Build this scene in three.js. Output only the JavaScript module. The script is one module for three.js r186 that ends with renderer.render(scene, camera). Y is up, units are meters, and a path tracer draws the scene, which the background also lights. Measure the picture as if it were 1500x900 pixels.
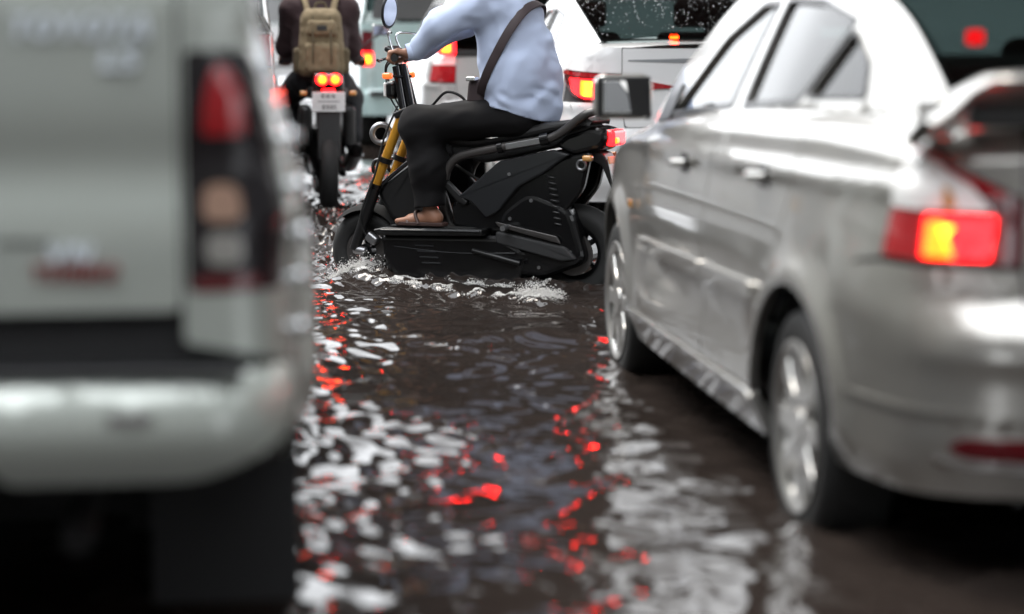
import * as THREE from 'three';
import { RoundedBoxGeometry } from 'three/addons/geometries/RoundedBoxGeometry.js';
import { TextGeometry } from 'three/addons/geometries/TextGeometry.js';
import { FontLoader } from 'three/addons/loaders/FontLoader.js';
import { MarchingCubes } from 'three/addons/objects/MarchingCubes.js';
import { TessellateModifier } from 'three/addons/modifiers/TessellateModifier.js';
import { mergeGeometries, mergeVertices } from 'three/addons/utils/BufferGeometryUtils.js';
import { createNoise2D, createNoise3D } from 'simplex-noise';

// ---------------------------------------------------------------- camera, sky, sun, exposure
const scene = new THREE.Scene();
const camera = new THREE.PerspectiveCamera(16.01, 1024 / 614, 0.1, 2000);
camera.position.set(0, 1.31, 0);
camera.rotation.order = 'YXZ';
camera.rotation.set(-THREE.MathUtils.degToRad(7.30), -THREE.MathUtils.degToRad(7.307), 0);
camera.focus = 10.9;
camera.userData.fStop = 1.22;
const renderer = new THREE.WebGLRenderer({ antialias: true });
renderer.toneMapping = THREE.LinearToneMapping;
renderer.toneMappingExposure = 4.4;
renderer.shadowMap.enabled = true;

const lerp = THREE.MathUtils.lerp, clamp = THREE.MathUtils.clamp, PI = Math.PI;
const sst = (x, a, b) => { const t = clamp((x - a) / (b - a), 0, 1); return t * t * (3 - 2 * t); };
let seedN = 7;
const rnd = () => { seedN = (seedN + 0x6d2b79f5) | 0; let t = Math.imul(seedN ^ (seedN >>> 15), 1 | seedN); t = (t + Math.imul(t ^ (t >>> 7), 61 | t)) ^ t; return ((t ^ (t >>> 14)) >>> 0) / 4294967296; };
const n2 = createNoise2D(rnd), n3 = createNoise3D(rnd);

{ // an overcast sky: brighter overhead than at the horizon, faint cloud texture
  const W = 256, H = 128, d = new Float32Array(W * H * 4);
  for (let j = 0; j < H; j++) for (let i = 0; i < W; i++) {
    const el = ((j + 0.5) / H - 0.5) * PI, az = (i + 0.5) / W * 2 * PI, s = Math.max(0, Math.sin(el));
    const x = Math.cos(az) * Math.cos(el), z = Math.sin(az) * Math.cos(el);
    const c = 1 + 0.10 * n3(x * 2, s * 3, z * 2) + 0.05 * n3(x * 6, s * 8, z * 6);
    const L = (0.62 + 0.62 * s) * c, k = (j * W + i) * 4;
    d[k] = L * 0.97; d[k + 1] = L; d[k + 2] = L * 1.035; d[k + 3] = 1;
  }
  const t = new THREE.DataTexture(d, W, H, THREE.RGBAFormat, THREE.FloatType);
  t.mapping = THREE.EquirectangularReflectionMapping; t.magFilter = THREE.LinearFilter; t.wrapS = THREE.RepeatWrapping; t.needsUpdate = true;
  scene.background = t; scene.environment = t;
}
const sun = new THREE.DirectionalLight(0xfff4e6, 0.7);
sun.position.set(-12, 40, -16); sun.castShadow = true; sun.shadow.radius = 40;
Object.assign(sun.shadow.camera, { left: -40, right: 40, top: 40, bottom: -40, far: 200 });
scene.add(sun, sun.target);

// ---------------------------------------------------------------- helpers
const C = (r, g, b) => new THREE.Color().setRGB(r, g, b);
const mat = (r, g, b, rough = 0.6, o = {}) => new THREE.MeshPhysicalMaterial({ color: C(r, g, b), roughness: rough, side: THREE.DoubleSide, ...o });
const V = (x, y, z) => new THREE.Vector3(x, y, z);
const used = new Map();
const numbered = (n) => { const k = used.get(n) ?? 0; used.set(n, k + 1); return k ? `${n}_${String(k).padStart(3, '0')}` : n; };
function part(name, geo, m, parent, label) {
  const o = new THREE.Mesh(Array.isArray(geo) ? merge(geo) : geo, m);
  o.name = name; o.castShadow = o.receiveShadow = true; if (label) o.userData.label = label;
  parent.add(o); return o;
}
function group(name, parent) { const g = new THREE.Group(); g.name = name; parent.add(g); return g; }
function thing(name, label, category, pos = [0, 0, 0], turn = 0, grp) {
  const g = new THREE.Group(); g.name = numbered(name); g.position.set(...pos); g.rotation.y = turn;
  g.userData = { label, category }; if (grp) g.userData.group = grp; scene.add(g); return g;
}
function structure(name, geo, m) { const o = part(name, geo, m, scene); o.userData.kind = 'structure'; return o; }
function merge(list) {
  return mergeGeometries(list.map((g) => { g = g.index ? g.toNonIndexed() : g.clone(); for (const k of Object.keys(g.attributes)) if (!['position', 'normal', 'uv'].includes(k)) g.deleteAttribute(k);
    if (!g.attributes.normal) g.computeVertexNormals();
    if (!g.attributes.uv) g.setAttribute('uv', new THREE.BufferAttribute(new Float32Array(g.attributes.position.count * 2), 2)); return g; }));
}
const at = (g, x = 0, y = 0, z = 0, rx = 0, ry = 0, rz = 0) => g.applyMatrix4(new THREE.Matrix4().compose(V(x, y, z), new THREE.Quaternion().setFromEuler(new THREE.Euler(rx, ry, rz)), V(1, 1, 1)));
const rbox = (w, h, d, r = 0.01, s = 3) => new RoundedBoxGeometry(w, h, d, s, Math.min(r, w / 2.01, h / 2.01, d / 2.01));
const vv = (p) => (p.isVector3 ? p : V(...p));
const tube = (pts, r, seg = 40, rs = 10, closed = false) => new THREE.TubeGeometry(new THREE.CatmullRomCurve3(pts.map(vv), closed, 'centripetal'), seg, r, rs, closed);
function rod(a, b, r1, r2 = r1, seg = 16) {
  a = vv(a); b = vv(b); const g = new THREE.CylinderGeometry(r2, r1, a.distanceTo(b), seg, 1);
  return g.applyMatrix4(new THREE.Matrix4().compose(a.clone().add(b).multiplyScalar(0.5), new THREE.Quaternion().setFromUnitVectors(V(0, 1, 0), b.clone().sub(a).normalize()), V(1, 1, 1)));
}
const lathe = (pts, seg = 40) => new THREE.LatheGeometry(pts.map((p) => new THREE.Vector2(...p)), seg);
const sphere = (r, x = 0, y = 0, z = 0, sx = 1, sy = 1, sz = 1, n = 20) => new THREE.SphereGeometry(r, n, n * 0.7 | 0).scale(sx, sy, sz).translate(x, y, z);
function curve(pts) { // smooth curve y(x) through points in rising x
  return (x) => {
    const n = pts.length; if (x <= pts[0][0]) return pts[0][1]; if (x >= pts[n - 1][0]) return pts[n - 1][1];
    let i = 0; while (x > pts[i + 1][0]) i++;
    const m = (k) => (k === 0 || k === n - 1 ? 0.5 * ((pts[Math.min(k + 1, n - 1)][1] - pts[Math.max(k - 1, 0)][1]) / (pts[Math.min(k + 1, n - 1)][0] - pts[Math.max(k - 1, 0)][0])) : (pts[k + 1][1] - pts[k - 1][1]) / (pts[k + 1][0] - pts[k - 1][0]));
    const h = pts[i + 1][0] - pts[i][0], t = (x - pts[i][0]) / h, t2 = t * t, t3 = t2 * t;
    return (2 * t3 - 3 * t2 + 1) * pts[i][1] + (t3 - 2 * t2 + t) * h * m(i) + (-2 * t3 + 3 * t2) * pts[i + 1][1] + (t3 - t2) * h * m(i + 1);
  };
}
// a polygon with rounded corners and points close together; p = [x, y, radius?]
function poly(pts, r = 0.02, step = 0.035) {
  const out = [], n = pts.length;
  for (let i = 0; i < n; i++) {
    const p = pts[i], a = pts[(i + n - 1) % n], b = pts[(i + 1) % n], R = p[2] ?? r;
    const la = Math.hypot(a[0] - p[0], a[1] - p[1]), lb = Math.hypot(b[0] - p[0], b[1] - p[1]), k = Math.min(R, la * 0.45, lb * 0.45);
    if (k < 1e-4) { out.push([p[0], p[1]]); continue; }
    const A = [p[0] + (a[0] - p[0]) * k / la, p[1] + (a[1] - p[1]) * k / la], B = [p[0] + (b[0] - p[0]) * k / lb, p[1] + (b[1] - p[1]) * k / lb];
    for (let j = 0; j <= 4; j++) { const t = j / 4; out.push([(1 - t) ** 2 * A[0] + 2 * t * (1 - t) * p[0] + t * t * B[0], (1 - t) ** 2 * A[1] + 2 * t * (1 - t) * p[1] + t * t * B[1]]); }
  }
  const d = [];
  for (let i = 0; i < out.length; i++) { const a = out[i], b = out[(i + 1) % out.length], m = Math.max(1, Math.ceil(Math.hypot(a[0] - b[0], a[1] - b[1]) / step)); for (let j = 0; j < m; j++) d.push([lerp(a[0], b[0], j / m), lerp(a[1], b[1], j / m)]); }
  return d;
}
// lays a flat outline (s, y) with holes on the surface fn(s, y) -> Vector3; depth gives the sheet its edges
function panel(fn, outline, { holes = [], edge = 0.05, depth = 0.014, off = 0, flip = 1, out = null } = {}) {
  const sh = new THREE.Shape(outline.map((p) => new THREE.Vector2(...p)));
  for (const h of holes) sh.holes.push(new THREE.Path(h.map((p) => new THREE.Vector2(...p))));
  let g = new THREE.ShapeGeometry(sh); g.deleteAttribute('normal'); g.deleteAttribute('uv');
  g = new TessellateModifier(edge, 9).modify(g);
  const e = 0.004, nrm = (s, y) => { const c = fn(s, y), a = fn(s + e, y).sub(c), b = fn(s, y + e).sub(c); const n = a.cross(b).normalize().multiplyScalar(flip); return [c, out ? (n.dot(out(c)) < 0 ? n.negate() : n) : n]; };
  const P = g.attributes.position, pos = [], nor = [], uv = [];
  const put = (c, n, s, y) => { pos.push(c.x, c.y, c.z); nor.push(n.x, n.y, n.z); uv.push(s, y); };
  for (let i = 0; i < P.count; i++) { const s = P.getX(i), y = P.getY(i), [c, n] = nrm(s, y); put(c.addScaledVector(n, off), n, s, y); }
  if (depth) for (const loop of [outline, ...holes]) for (let i = 0; i < loop.length; i++) {
    const a = loop[i], b = loop[(i + 1) % loop.length], [ca, na] = nrm(...a), [cb, nb] = nrm(...b);
    ca.addScaledVector(na, off); cb.addScaledVector(nb, off);
    const da = ca.clone().addScaledVector(na, -depth), db = cb.clone().addScaledVector(nb, -depth), n = cb.clone().sub(ca).cross(na).normalize();
    for (const [c, q] of [[ca, a], [cb, b], [db, b], [ca, a], [db, b], [da, a]]) put(c, n, q[0], q[1]);
  }
  for (let i = 0; i < pos.length; i += 9) { // winding follows the normals
    const a = V(pos[i + 3] - pos[i], pos[i + 4] - pos[i + 1], pos[i + 5] - pos[i + 2]).cross(V(pos[i + 6] - pos[i], pos[i + 7] - pos[i + 1], pos[i + 8] - pos[i + 2]));
    if (a.x * (nor[i] + nor[i + 3] + nor[i + 6]) + a.y * (nor[i + 1] + nor[i + 4] + nor[i + 7]) + a.z * (nor[i + 2] + nor[i + 5] + nor[i + 8]) < 0) {
      for (const [l, w, o] of [[pos, 3, i], [nor, 3, i], [uv, 2, i / 3 * 2]]) for (let c = 0; c < w; c++) { const t = l[o + w + c]; l[o + w + c] = l[o + 2 * w + c]; l[o + 2 * w + c] = t; }
    }
  }
  const r = new THREE.BufferGeometry();
  r.setAttribute('position', new THREE.Float32BufferAttribute(pos, 3)); r.setAttribute('normal', new THREE.Float32BufferAttribute(nor, 3)); r.setAttribute('uv', new THREE.Float32BufferAttribute(uv, 2));
  return r;
}
function loft(rows, closedRow = false) { // grid of Vector3 rows -> smooth surface
  const R = rows.length, K = rows[0].length, pos = [], uv = [], idx = [];
  rows.forEach((row, i) => row.forEach((p, j) => { pos.push(p.x, p.y, p.z); uv.push(i / (R - 1), j / (K - 1)); }));
  for (let i = 0; i < R - 1; i++) for (let j = 0; j < (closedRow ? K : K - 1); j++) { const a = i * K + j, b = i * K + (j + 1) % K, c = a + K, d = b + K; idx.push(a, c, b, b, c, d); }
  const g = new THREE.BufferGeometry(); g.setAttribute('position', new THREE.Float32BufferAttribute(pos, 3)); g.setAttribute('uv', new THREE.Float32BufferAttribute(uv, 2)); g.setIndex(idx); g.computeVertexNormals(); return g;
}
const mirrorX = (g) => { g = (g.index ? g.toNonIndexed() : g.clone()); const p = g.attributes.position, n = g.attributes.normal; for (let i = 0; i < p.count; i++) { p.setX(i, -p.getX(i)); n.setX(i, -n.getX(i)); } for (const k of Object.keys(g.attributes)) { const a = g.attributes[k], w = a.itemSize; for (let i = 0; i < a.count; i += 3) for (let c = 0; c < w; c++) { const t = a.array[(i + 1) * w + c]; a.array[(i + 1) * w + c] = a.array[(i + 2) * w + c]; a.array[(i + 2) * w + c] = t; } } return g; };
// meshes the zero level of a distance field inside a box
function sdfMesh(f, lo, hi, cell) {
  const dim = Math.max(hi[0] - lo[0], hi[1] - lo[1], hi[2] - lo[2]) + cell * 8, N = Math.ceil(dim / cell), h = N / 2, mc = new MarchingCubes(N, new THREE.MeshBasicMaterial(), false, false, 400000);
  mc.isolation = 0;
  const o = [lo[0] - 3 * cell, lo[1] - 3 * cell, lo[2] - 3 * cell], top = [hi[0] - o[0] + 3 * cell, hi[1] - o[1] + 3 * cell, hi[2] - o[2] + 3 * cell].map((x) => Math.min(N, Math.ceil(x / cell)));
  mc.field.fill(-1);
  for (let k = 0; k < top[2]; k++) for (let j = 0; j < top[1]; j++) for (let i = 0; i < top[0]; i++) mc.field[k * N * N + j * N + i] = -f(o[0] + i * cell, o[1] + j * cell, o[2] + k * cell);
  mc.update();
  const n = mc.count, pos = new Float32Array(n * 3);
  for (let i = 0; i < n; i++) for (let c = 0; c < 3; c++) pos[i * 3 + c] = o[c] + (mc.positionArray[i * 3 + c] * h + h) * cell;
  let g = new THREE.BufferGeometry(); g.setAttribute('position', new THREE.BufferAttribute(pos, 3));
  g = mergeVertices(g, cell * 0.02);
  const P = g.attributes.position, nor = new Float32Array(P.count * 3), e = cell * 0.5;
  for (let i = 0; i < P.count; i++) {
    const x = P.getX(i), y = P.getY(i), z = P.getZ(i), v = V(f(x + e, y, z) - f(x - e, y, z), f(x, y + e, z) - f(x, y - e, z), f(x, y, z + e) - f(x, y, z - e)).normalize();
    nor.set([v.x, v.y, v.z], i * 3);
  }
  g.setAttribute('normal', new THREE.BufferAttribute(nor, 3));
  return g;
}
const smin = (a, b, k) => { const h = Math.max(k - Math.abs(a - b), 0) / k; return Math.min(a, b) - h * h * k * 0.25; };
function capsule(x, y, z, b) { // b = [ax,ay,az,ra, bx,by,bz,rb]
  const dx = b[4] - b[0], dy = b[5] - b[1], dz = b[6] - b[2], px = x - b[0], py = y - b[1], pz = z - b[2];
  const t = clamp((px * dx + py * dy + pz * dz) / (dx * dx + dy * dy + dz * dz + 1e-9), 0, 1);
  return Math.hypot(px - dx * t, py - dy * t, pz - dz * t) - lerp(b[3], b[7], t);
}
const field = (bones, k) => (x, y, z) => { let d = 1e3; for (const b of bones) d = smin(d, capsule(x, y, z, b), k); return d; };
function boxOf(bones, pad = 0.03) {
  const lo = [1e3, 1e3, 1e3], hi = [-1e3, -1e3, -1e3];
  for (const b of bones) for (const o of [0, 4]) for (let c = 0; c < 3; c++) { lo[c] = Math.min(lo[c], b[o + c] - b[o + 3] - pad); hi[c] = Math.max(hi[c], b[o + c] + b[o + 3] + pad); }
  return [lo, hi];
}
const texNoise = (size, fn, srgb) => { const d = new Uint8Array(size * size * 4); for (let j = 0; j < size; j++) for (let i = 0; i < size; i++) { const v = fn(i / size, j / size), k = (j * size + i) * 4; const a = Array.isArray(v) ? v : [v, v, v]; for (let c = 0; c < 3; c++) d[k + c] = clamp(a[c], 0, 1) * 255; d[k + 3] = 255; } const t = new THREE.DataTexture(d, size, size); t.wrapS = t.wrapT = THREE.RepeatWrapping; t.magFilter = THREE.LinearFilter; t.minFilter = THREE.LinearMipmapLinearFilter; if (srgb) t.colorSpace = THREE.SRGBColorSpace; t.needsUpdate = true; return t; };
const tileN = (u, v, f) => { const a = u * 2 * PI, b = v * 2 * PI, r = f / (2 * PI); return n3(Math.cos(a) * r + 9, Math.sin(a) * r + Math.cos(b) * r * 1.7, Math.sin(b) * r * 1.7); };

// ---------------------------------------------------------------- materials
const grime = texNoise(256, (u, v) => 0.80 + 0.10 * tileN(u, v, 6) + 0.08 * tileN(u + 0.3, v, 22));
const M = {
  silver: mat(0.415, 0.402, 0.375, 0.30, { metalness: 0.72, clearcoat: 1, clearcoatRoughness: 0.06 }),
  pickup: mat(0.42, 0.45, 0.415, 0.42, { metalness: 0.35, clearcoat: 1, clearcoatRoughness: 0.07 }),
  white: mat(0.74, 0.74, 0.74, 0.35, { clearcoat: 1, clearcoatRoughness: 0.05 }),
  silver2: mat(0.42, 0.41, 0.40, 0.35, { metalness: 0.5, clearcoat: 1, clearcoatRoughness: 0.06 }),
  teal: mat(0.42, 0.55, 0.54, 0.35, { metalness: 0.2, clearcoat: 1, clearcoatRoughness: 0.06 }),
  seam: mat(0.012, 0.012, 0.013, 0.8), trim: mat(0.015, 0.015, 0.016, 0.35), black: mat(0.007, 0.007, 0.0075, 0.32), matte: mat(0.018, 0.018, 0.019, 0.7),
  gloss: mat(0.004, 0.004, 0.0045, 0.2),
  rubber: mat(0.009, 0.009, 0.009, 0.75, { bumpMap: grime, bumpScale: 0.002 }), alloy: mat(0.56, 0.55, 0.53, 0.28, { metalness: 0.85 }), chrome: mat(0.75, 0.76, 0.78, 0.12, { metalness: 1 }),
  steel: mat(0.30, 0.30, 0.31, 0.35, { metalness: 0.9 }), gold: mat(0.62, 0.30, 0.03, 0.35, { metalness: 0.35 }),
  glass: mat(0.20, 0.23, 0.22, 0.02, { transmission: 1, thickness: 0, ior: 1.5 }), darkglass: mat(0.10, 0.135, 0.135, 0.02, { transmission: 1, thickness: 0, ior: 1.5 }),
  interior: mat(0.03, 0.03, 0.03, 0.9), seat: mat(0.06, 0.058, 0.055, 0.9),
  redlens: mat(0.33, 0.004, 0.009, 0.12, { clearcoat: 1, clearcoatRoughness: 0.03 }), clearlens: mat(0.85, 0.85, 0.84, 0.15, { clearcoat: 1, clearcoatRoughness: 0.03 }), smoke: mat(0.012, 0.010, 0.012, 0.25),
  amberlens: mat(0.55, 0.27, 0.08, 0.2, { clearcoat: 1 }), darkred: mat(0.10, 0.004, 0.008, 0.15, { clearcoat: 1 }),
  litRed: mat(0.4, 0.008, 0.01, 0.2, { emissive: C(1, 0.006, 0.008), emissiveIntensity: 2.4 }), litOrange: mat(0.6, 0.2, 0.02, 0.3, { emissive: C(1, 0.022, 0.0012), emissiveIntensity: 6.5 }), litYellow: mat(0.8, 0.5, 0.05, 0.3, { emissive: C(1, 0.065, 0.002), emissiveIntensity: 8.5 }),
  plate: mat(0.72, 0.72, 0.70, 0.5), ink: mat(0.02, 0.02, 0.02, 0.6), mirror: mat(0.85, 0.86, 0.87, 0.03, { metalness: 1 }),
};
const lampLight = (x, y, z, k, parent, col = 0xff2a10) => { const l = new THREE.PointLight(col, k * 0.02); l.position.set(x, y, z); l.castShadow = true; l.shadow.radius = 1.5; l.name = 'red_lamp_glow'; parent.add(l); };
const font = await new FontLoader().loadAsync('fonts/droid/droid_sans_bold.typeface.json');
const text = (s, size, depth = 0.003, curveSegments = 3) => { const g = new TextGeometry(s, { font, size, depth, curveSegments, bevelEnabled: false }); g.computeBoundingBox(); return g.translate(-(g.boundingBox.max.x + g.boundingBox.min.x) / 2, -(g.boundingBox.max.y + g.boundingBox.min.y) / 2, 0); };

// ---------------------------------------------------------------- road and flood water
const WATER = 0.075;
structure('road', at(new THREE.PlaneGeometry(600, 600), 0, 0, 0, -PI / 2), mat(0.05, 0.05, 0.052, 0.9));
const BIKE = { x: 1.17, z: -10.6, turn: PI * 150 / 180 };
const bikePt = (a, z) => [BIKE.x + Math.cos(BIKE.turn) * a + Math.sin(BIKE.turn) * z, BIKE.z - Math.sin(BIKE.turn) * a + Math.cos(BIKE.turn) * z];
const waves = [];
for (const [n, l0, l1, slope] of [[7, 0.9, 2.4, 0.020], [14, 0.28, 0.70, 0.028], [26, 0.08, 0.22, 0.044]]) for (let i = 0; i < n; i++) {
  const L = l0 * Math.pow(l1 / l0, rnd()), a = rnd() * 2 * PI, k = 2 * PI / L; waves.push([Math.cos(a) * k, Math.sin(a) * k, rnd() * 6.28, slope / k]);
}
const splashes = [[1.37, -9.87, 0.11, 0.022]];
const wheelSpots = [[1.42, -5.33], [1.42, -7.92]];
function waterHeight(x, z, fine = 1) {
  const wx = x + 0.10 * n2(x * 0.9, z * 0.9), wz = z + 0.10 * n2(x * 0.9 + 40, z * 0.9);
  const far = sst(-z, 8, 14), m = (0.75 + 0.55 * n2(x * 0.55, z * 0.35)) * (0.75 + 0.65 * far), m2 = (0.7 + 0.6 * n2(x * 1.1 + 7, z * 0.7)) * (0.9 + 0.9 * far);
  let h = 0;
  waves.forEach((w, i) => { if (i > 6 && fine < 0.5) return; h += w[3] * (i < 7 ? 1 : i < 21 ? m : m2 * fine) * Math.sin(w[0] * wx + w[1] * wz + w[2]); });
  for (const [cx, cz] of wheelSpots) { const r = Math.hypot(x - cx, z - cz); h += 0.004 * Math.exp(-r * 1.1) * Math.sin(r * 26) * sst(r, 0.1, 0.3); }
  // the bow wave of the motorcycle: a ridge leaving the front wheel along its near side, and churned water round it
  const dx = x - BIKE.x, dz = z - BIKE.z, a = dx * Math.cos(BIKE.turn) - dz * Math.sin(BIKE.turn), b = dx * Math.sin(BIKE.turn) + dz * Math.cos(BIKE.turn);
  const back = 0.60 - a;
  if (back > -0.2 && back < 2.6) {
    const fade = sst(back, -0.15, 0.05) * (1 - sst(back, 0.8, 2.6)), fine2 = 1 + 0.35 * n2(x * 12, z * 12);
    for (const [o, k, hh, w] of [[-0.10, 0.06, 0.035, 0.035], [-0.16, 0.42, 0.030, 0.045], [-0.13, 0.24, 0.012, 0.04]]) {
      const side = o - k * Math.max(0, back) + 0.025 * n2(back * 6 + k * 9, 3);
      h += hh * fade * fine2 * fine * (Math.exp(-(((b - side) / w) ** 2)) + 0.8 * Math.exp(-(((b + side) / w) ** 2)));
    }
  }
  const r1 = Math.hypot(a - 0.60, b * 0.8); h += 0.03 * Math.exp(-((r1 / 0.2) ** 2)) * (1 + 0.4 * n2(x * 18, z * 18)) * fine;
  for (const [sx, sz, r, hh] of splashes) { const q = Math.hypot(x - sx, (z - sz) * 0.8); h += hh * Math.exp(-((q / r) ** 2)) * (1 + 0.5 * n2(x * 20, z * 20)) * fine; }
  const ch = Math.exp(-((((x - 0.65) / 0.6) ** 2) + (((z + 13.4) / 2.3) ** 2))); // churned by the far motorcycle
  h += ch * (0.05 * n2(x * 2.2, z * 1.5) + 0.055 * n2(x * 4.5, z * 4) + 0.024 * n2(x * 11, z * 9) + 0.008 * n2(x * 24, z * 20)) * fine;
  return h;
}
{
  const steps = (a, b, f) => { const o = []; for (let v = a; v < b; v += f(v)) o.push(v); o.push(b); return o; };
  const xs = [-300, -90, -30, -14, -9, ...steps(-6, -0.9, (v) => Math.max(0.03, 0.08 * (-v))), ...steps(-0.5, 2.5, () => 0.016), ...steps(2.6, 7, (v) => 0.05 * (v - 1.6)), 9, 14, 30, 90, 300];
  const ds = [-300, -80, -25, -10, -5, ...steps(-3, 3.0, () => 0.15), ...steps(3.1, 18.5, (v) => 0.0115 + 0.0012 * (v - 3)), ...steps(18.7, 45, (v) => 0.06 + 0.02 * (v - 18)), 60, 100, 300];
  const pos = [], idx = [], K = xs.length;
  const gap = (l, i) => Math.max(l[Math.min(i + 1, l.length - 1)] - l[i], l[i] - l[Math.max(i - 1, 0)]);
  ds.forEach((d, j) => xs.forEach((x, i) => { const g = Math.max(gap(xs, i), gap(ds, j)), f = 1 - sst(g, 0.04, 0.15), big = 1 - sst(g, 0.3, 0.8); pos.push(x, WATER + waterHeight(x, -d, f) * big, -d); }));
  for (let j = 0; j < ds.length - 1; j++) for (let i = 0; i < K - 1; i++) { const a = j * K + i, b = a + 1, c = a + K, d = c + 1; idx.push(a, b, c, b, d, c); }
  const g = new THREE.BufferGeometry(); g.setAttribute('position', new THREE.Float32BufferAttribute(pos, 3)); g.setIndex(idx); g.computeVertexNormals();
  structure('flood_water', g, mat(0.020, 0.0155, 0.0135, 0.03, { ior: 1.333 }));
}

// ---------------------------------------------------------------- cars
function wheelParts(car, x, y, z, R, rimR, w, side, style = 7) { // side -1: outer face to -x
  const g = group('wheel', car); g.position.set(x, y, z); g.rotation.z = side < 0 ? PI / 2 : -PI / 2; // local +y points outwards
  const h = w / 2;
  part('tyre', lathe([[rimR - 0.01, -h], [R - 0.045, -h], [R - 0.015, -h + 0.01], [R, -h + 0.04], [R, h - 0.04], [R - 0.015, h - 0.01], [R - 0.045, h], [rimR + 0.004, h - 0.004], [rimR - 0.01, h - 0.012]], 56), M.rubber, g);
  part('rim', [lathe([[rimR - 0.02, -h + 0.01], [rimR - 0.03, h - 0.06], [rimR - 0.012, h - 0.02], [rimR + 0.006, h], [rimR - 0.002, h + 0.004], [rimR - 0.022, h - 0.012]], 56)], M.alloy, g);
  part('hub_cap', at(new THREE.CylinderGeometry(0.05, 0.055, 0.03, 24), 0, h - 0.018, 0), M.alloy, g);
  for (let k = 0; k < style; k++) {
    const a = k / style * 2 * PI, s = new THREE.Shape([[0.02, -0.032], [0.03, -0.034], [rimR * 0.6, -0.02], [rimR - 0.005, -0.03], [rimR - 0.005, 0.03], [rimR * 0.6, 0.02], [0.03, 0.034]].map((p) => new THREE.Vector2(...p)));
    const e = new THREE.ExtrudeGeometry(s, { depth: 0.014, bevelEnabled: true, bevelSize: 0.005, bevelThickness: 0.005, bevelSegments: 2 });
    part('spoke', at(at(e, 0, 0, 0, PI / 2), 0, h - 0.012, 0, 0, a), M.alloy, g);
  }
  part('brake_drum', new THREE.CylinderGeometry(rimR * 0.62, rimR * 0.62, 0.05, 28).translate(0, -h * 0.3, 0), M.seam, g);
}
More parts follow.
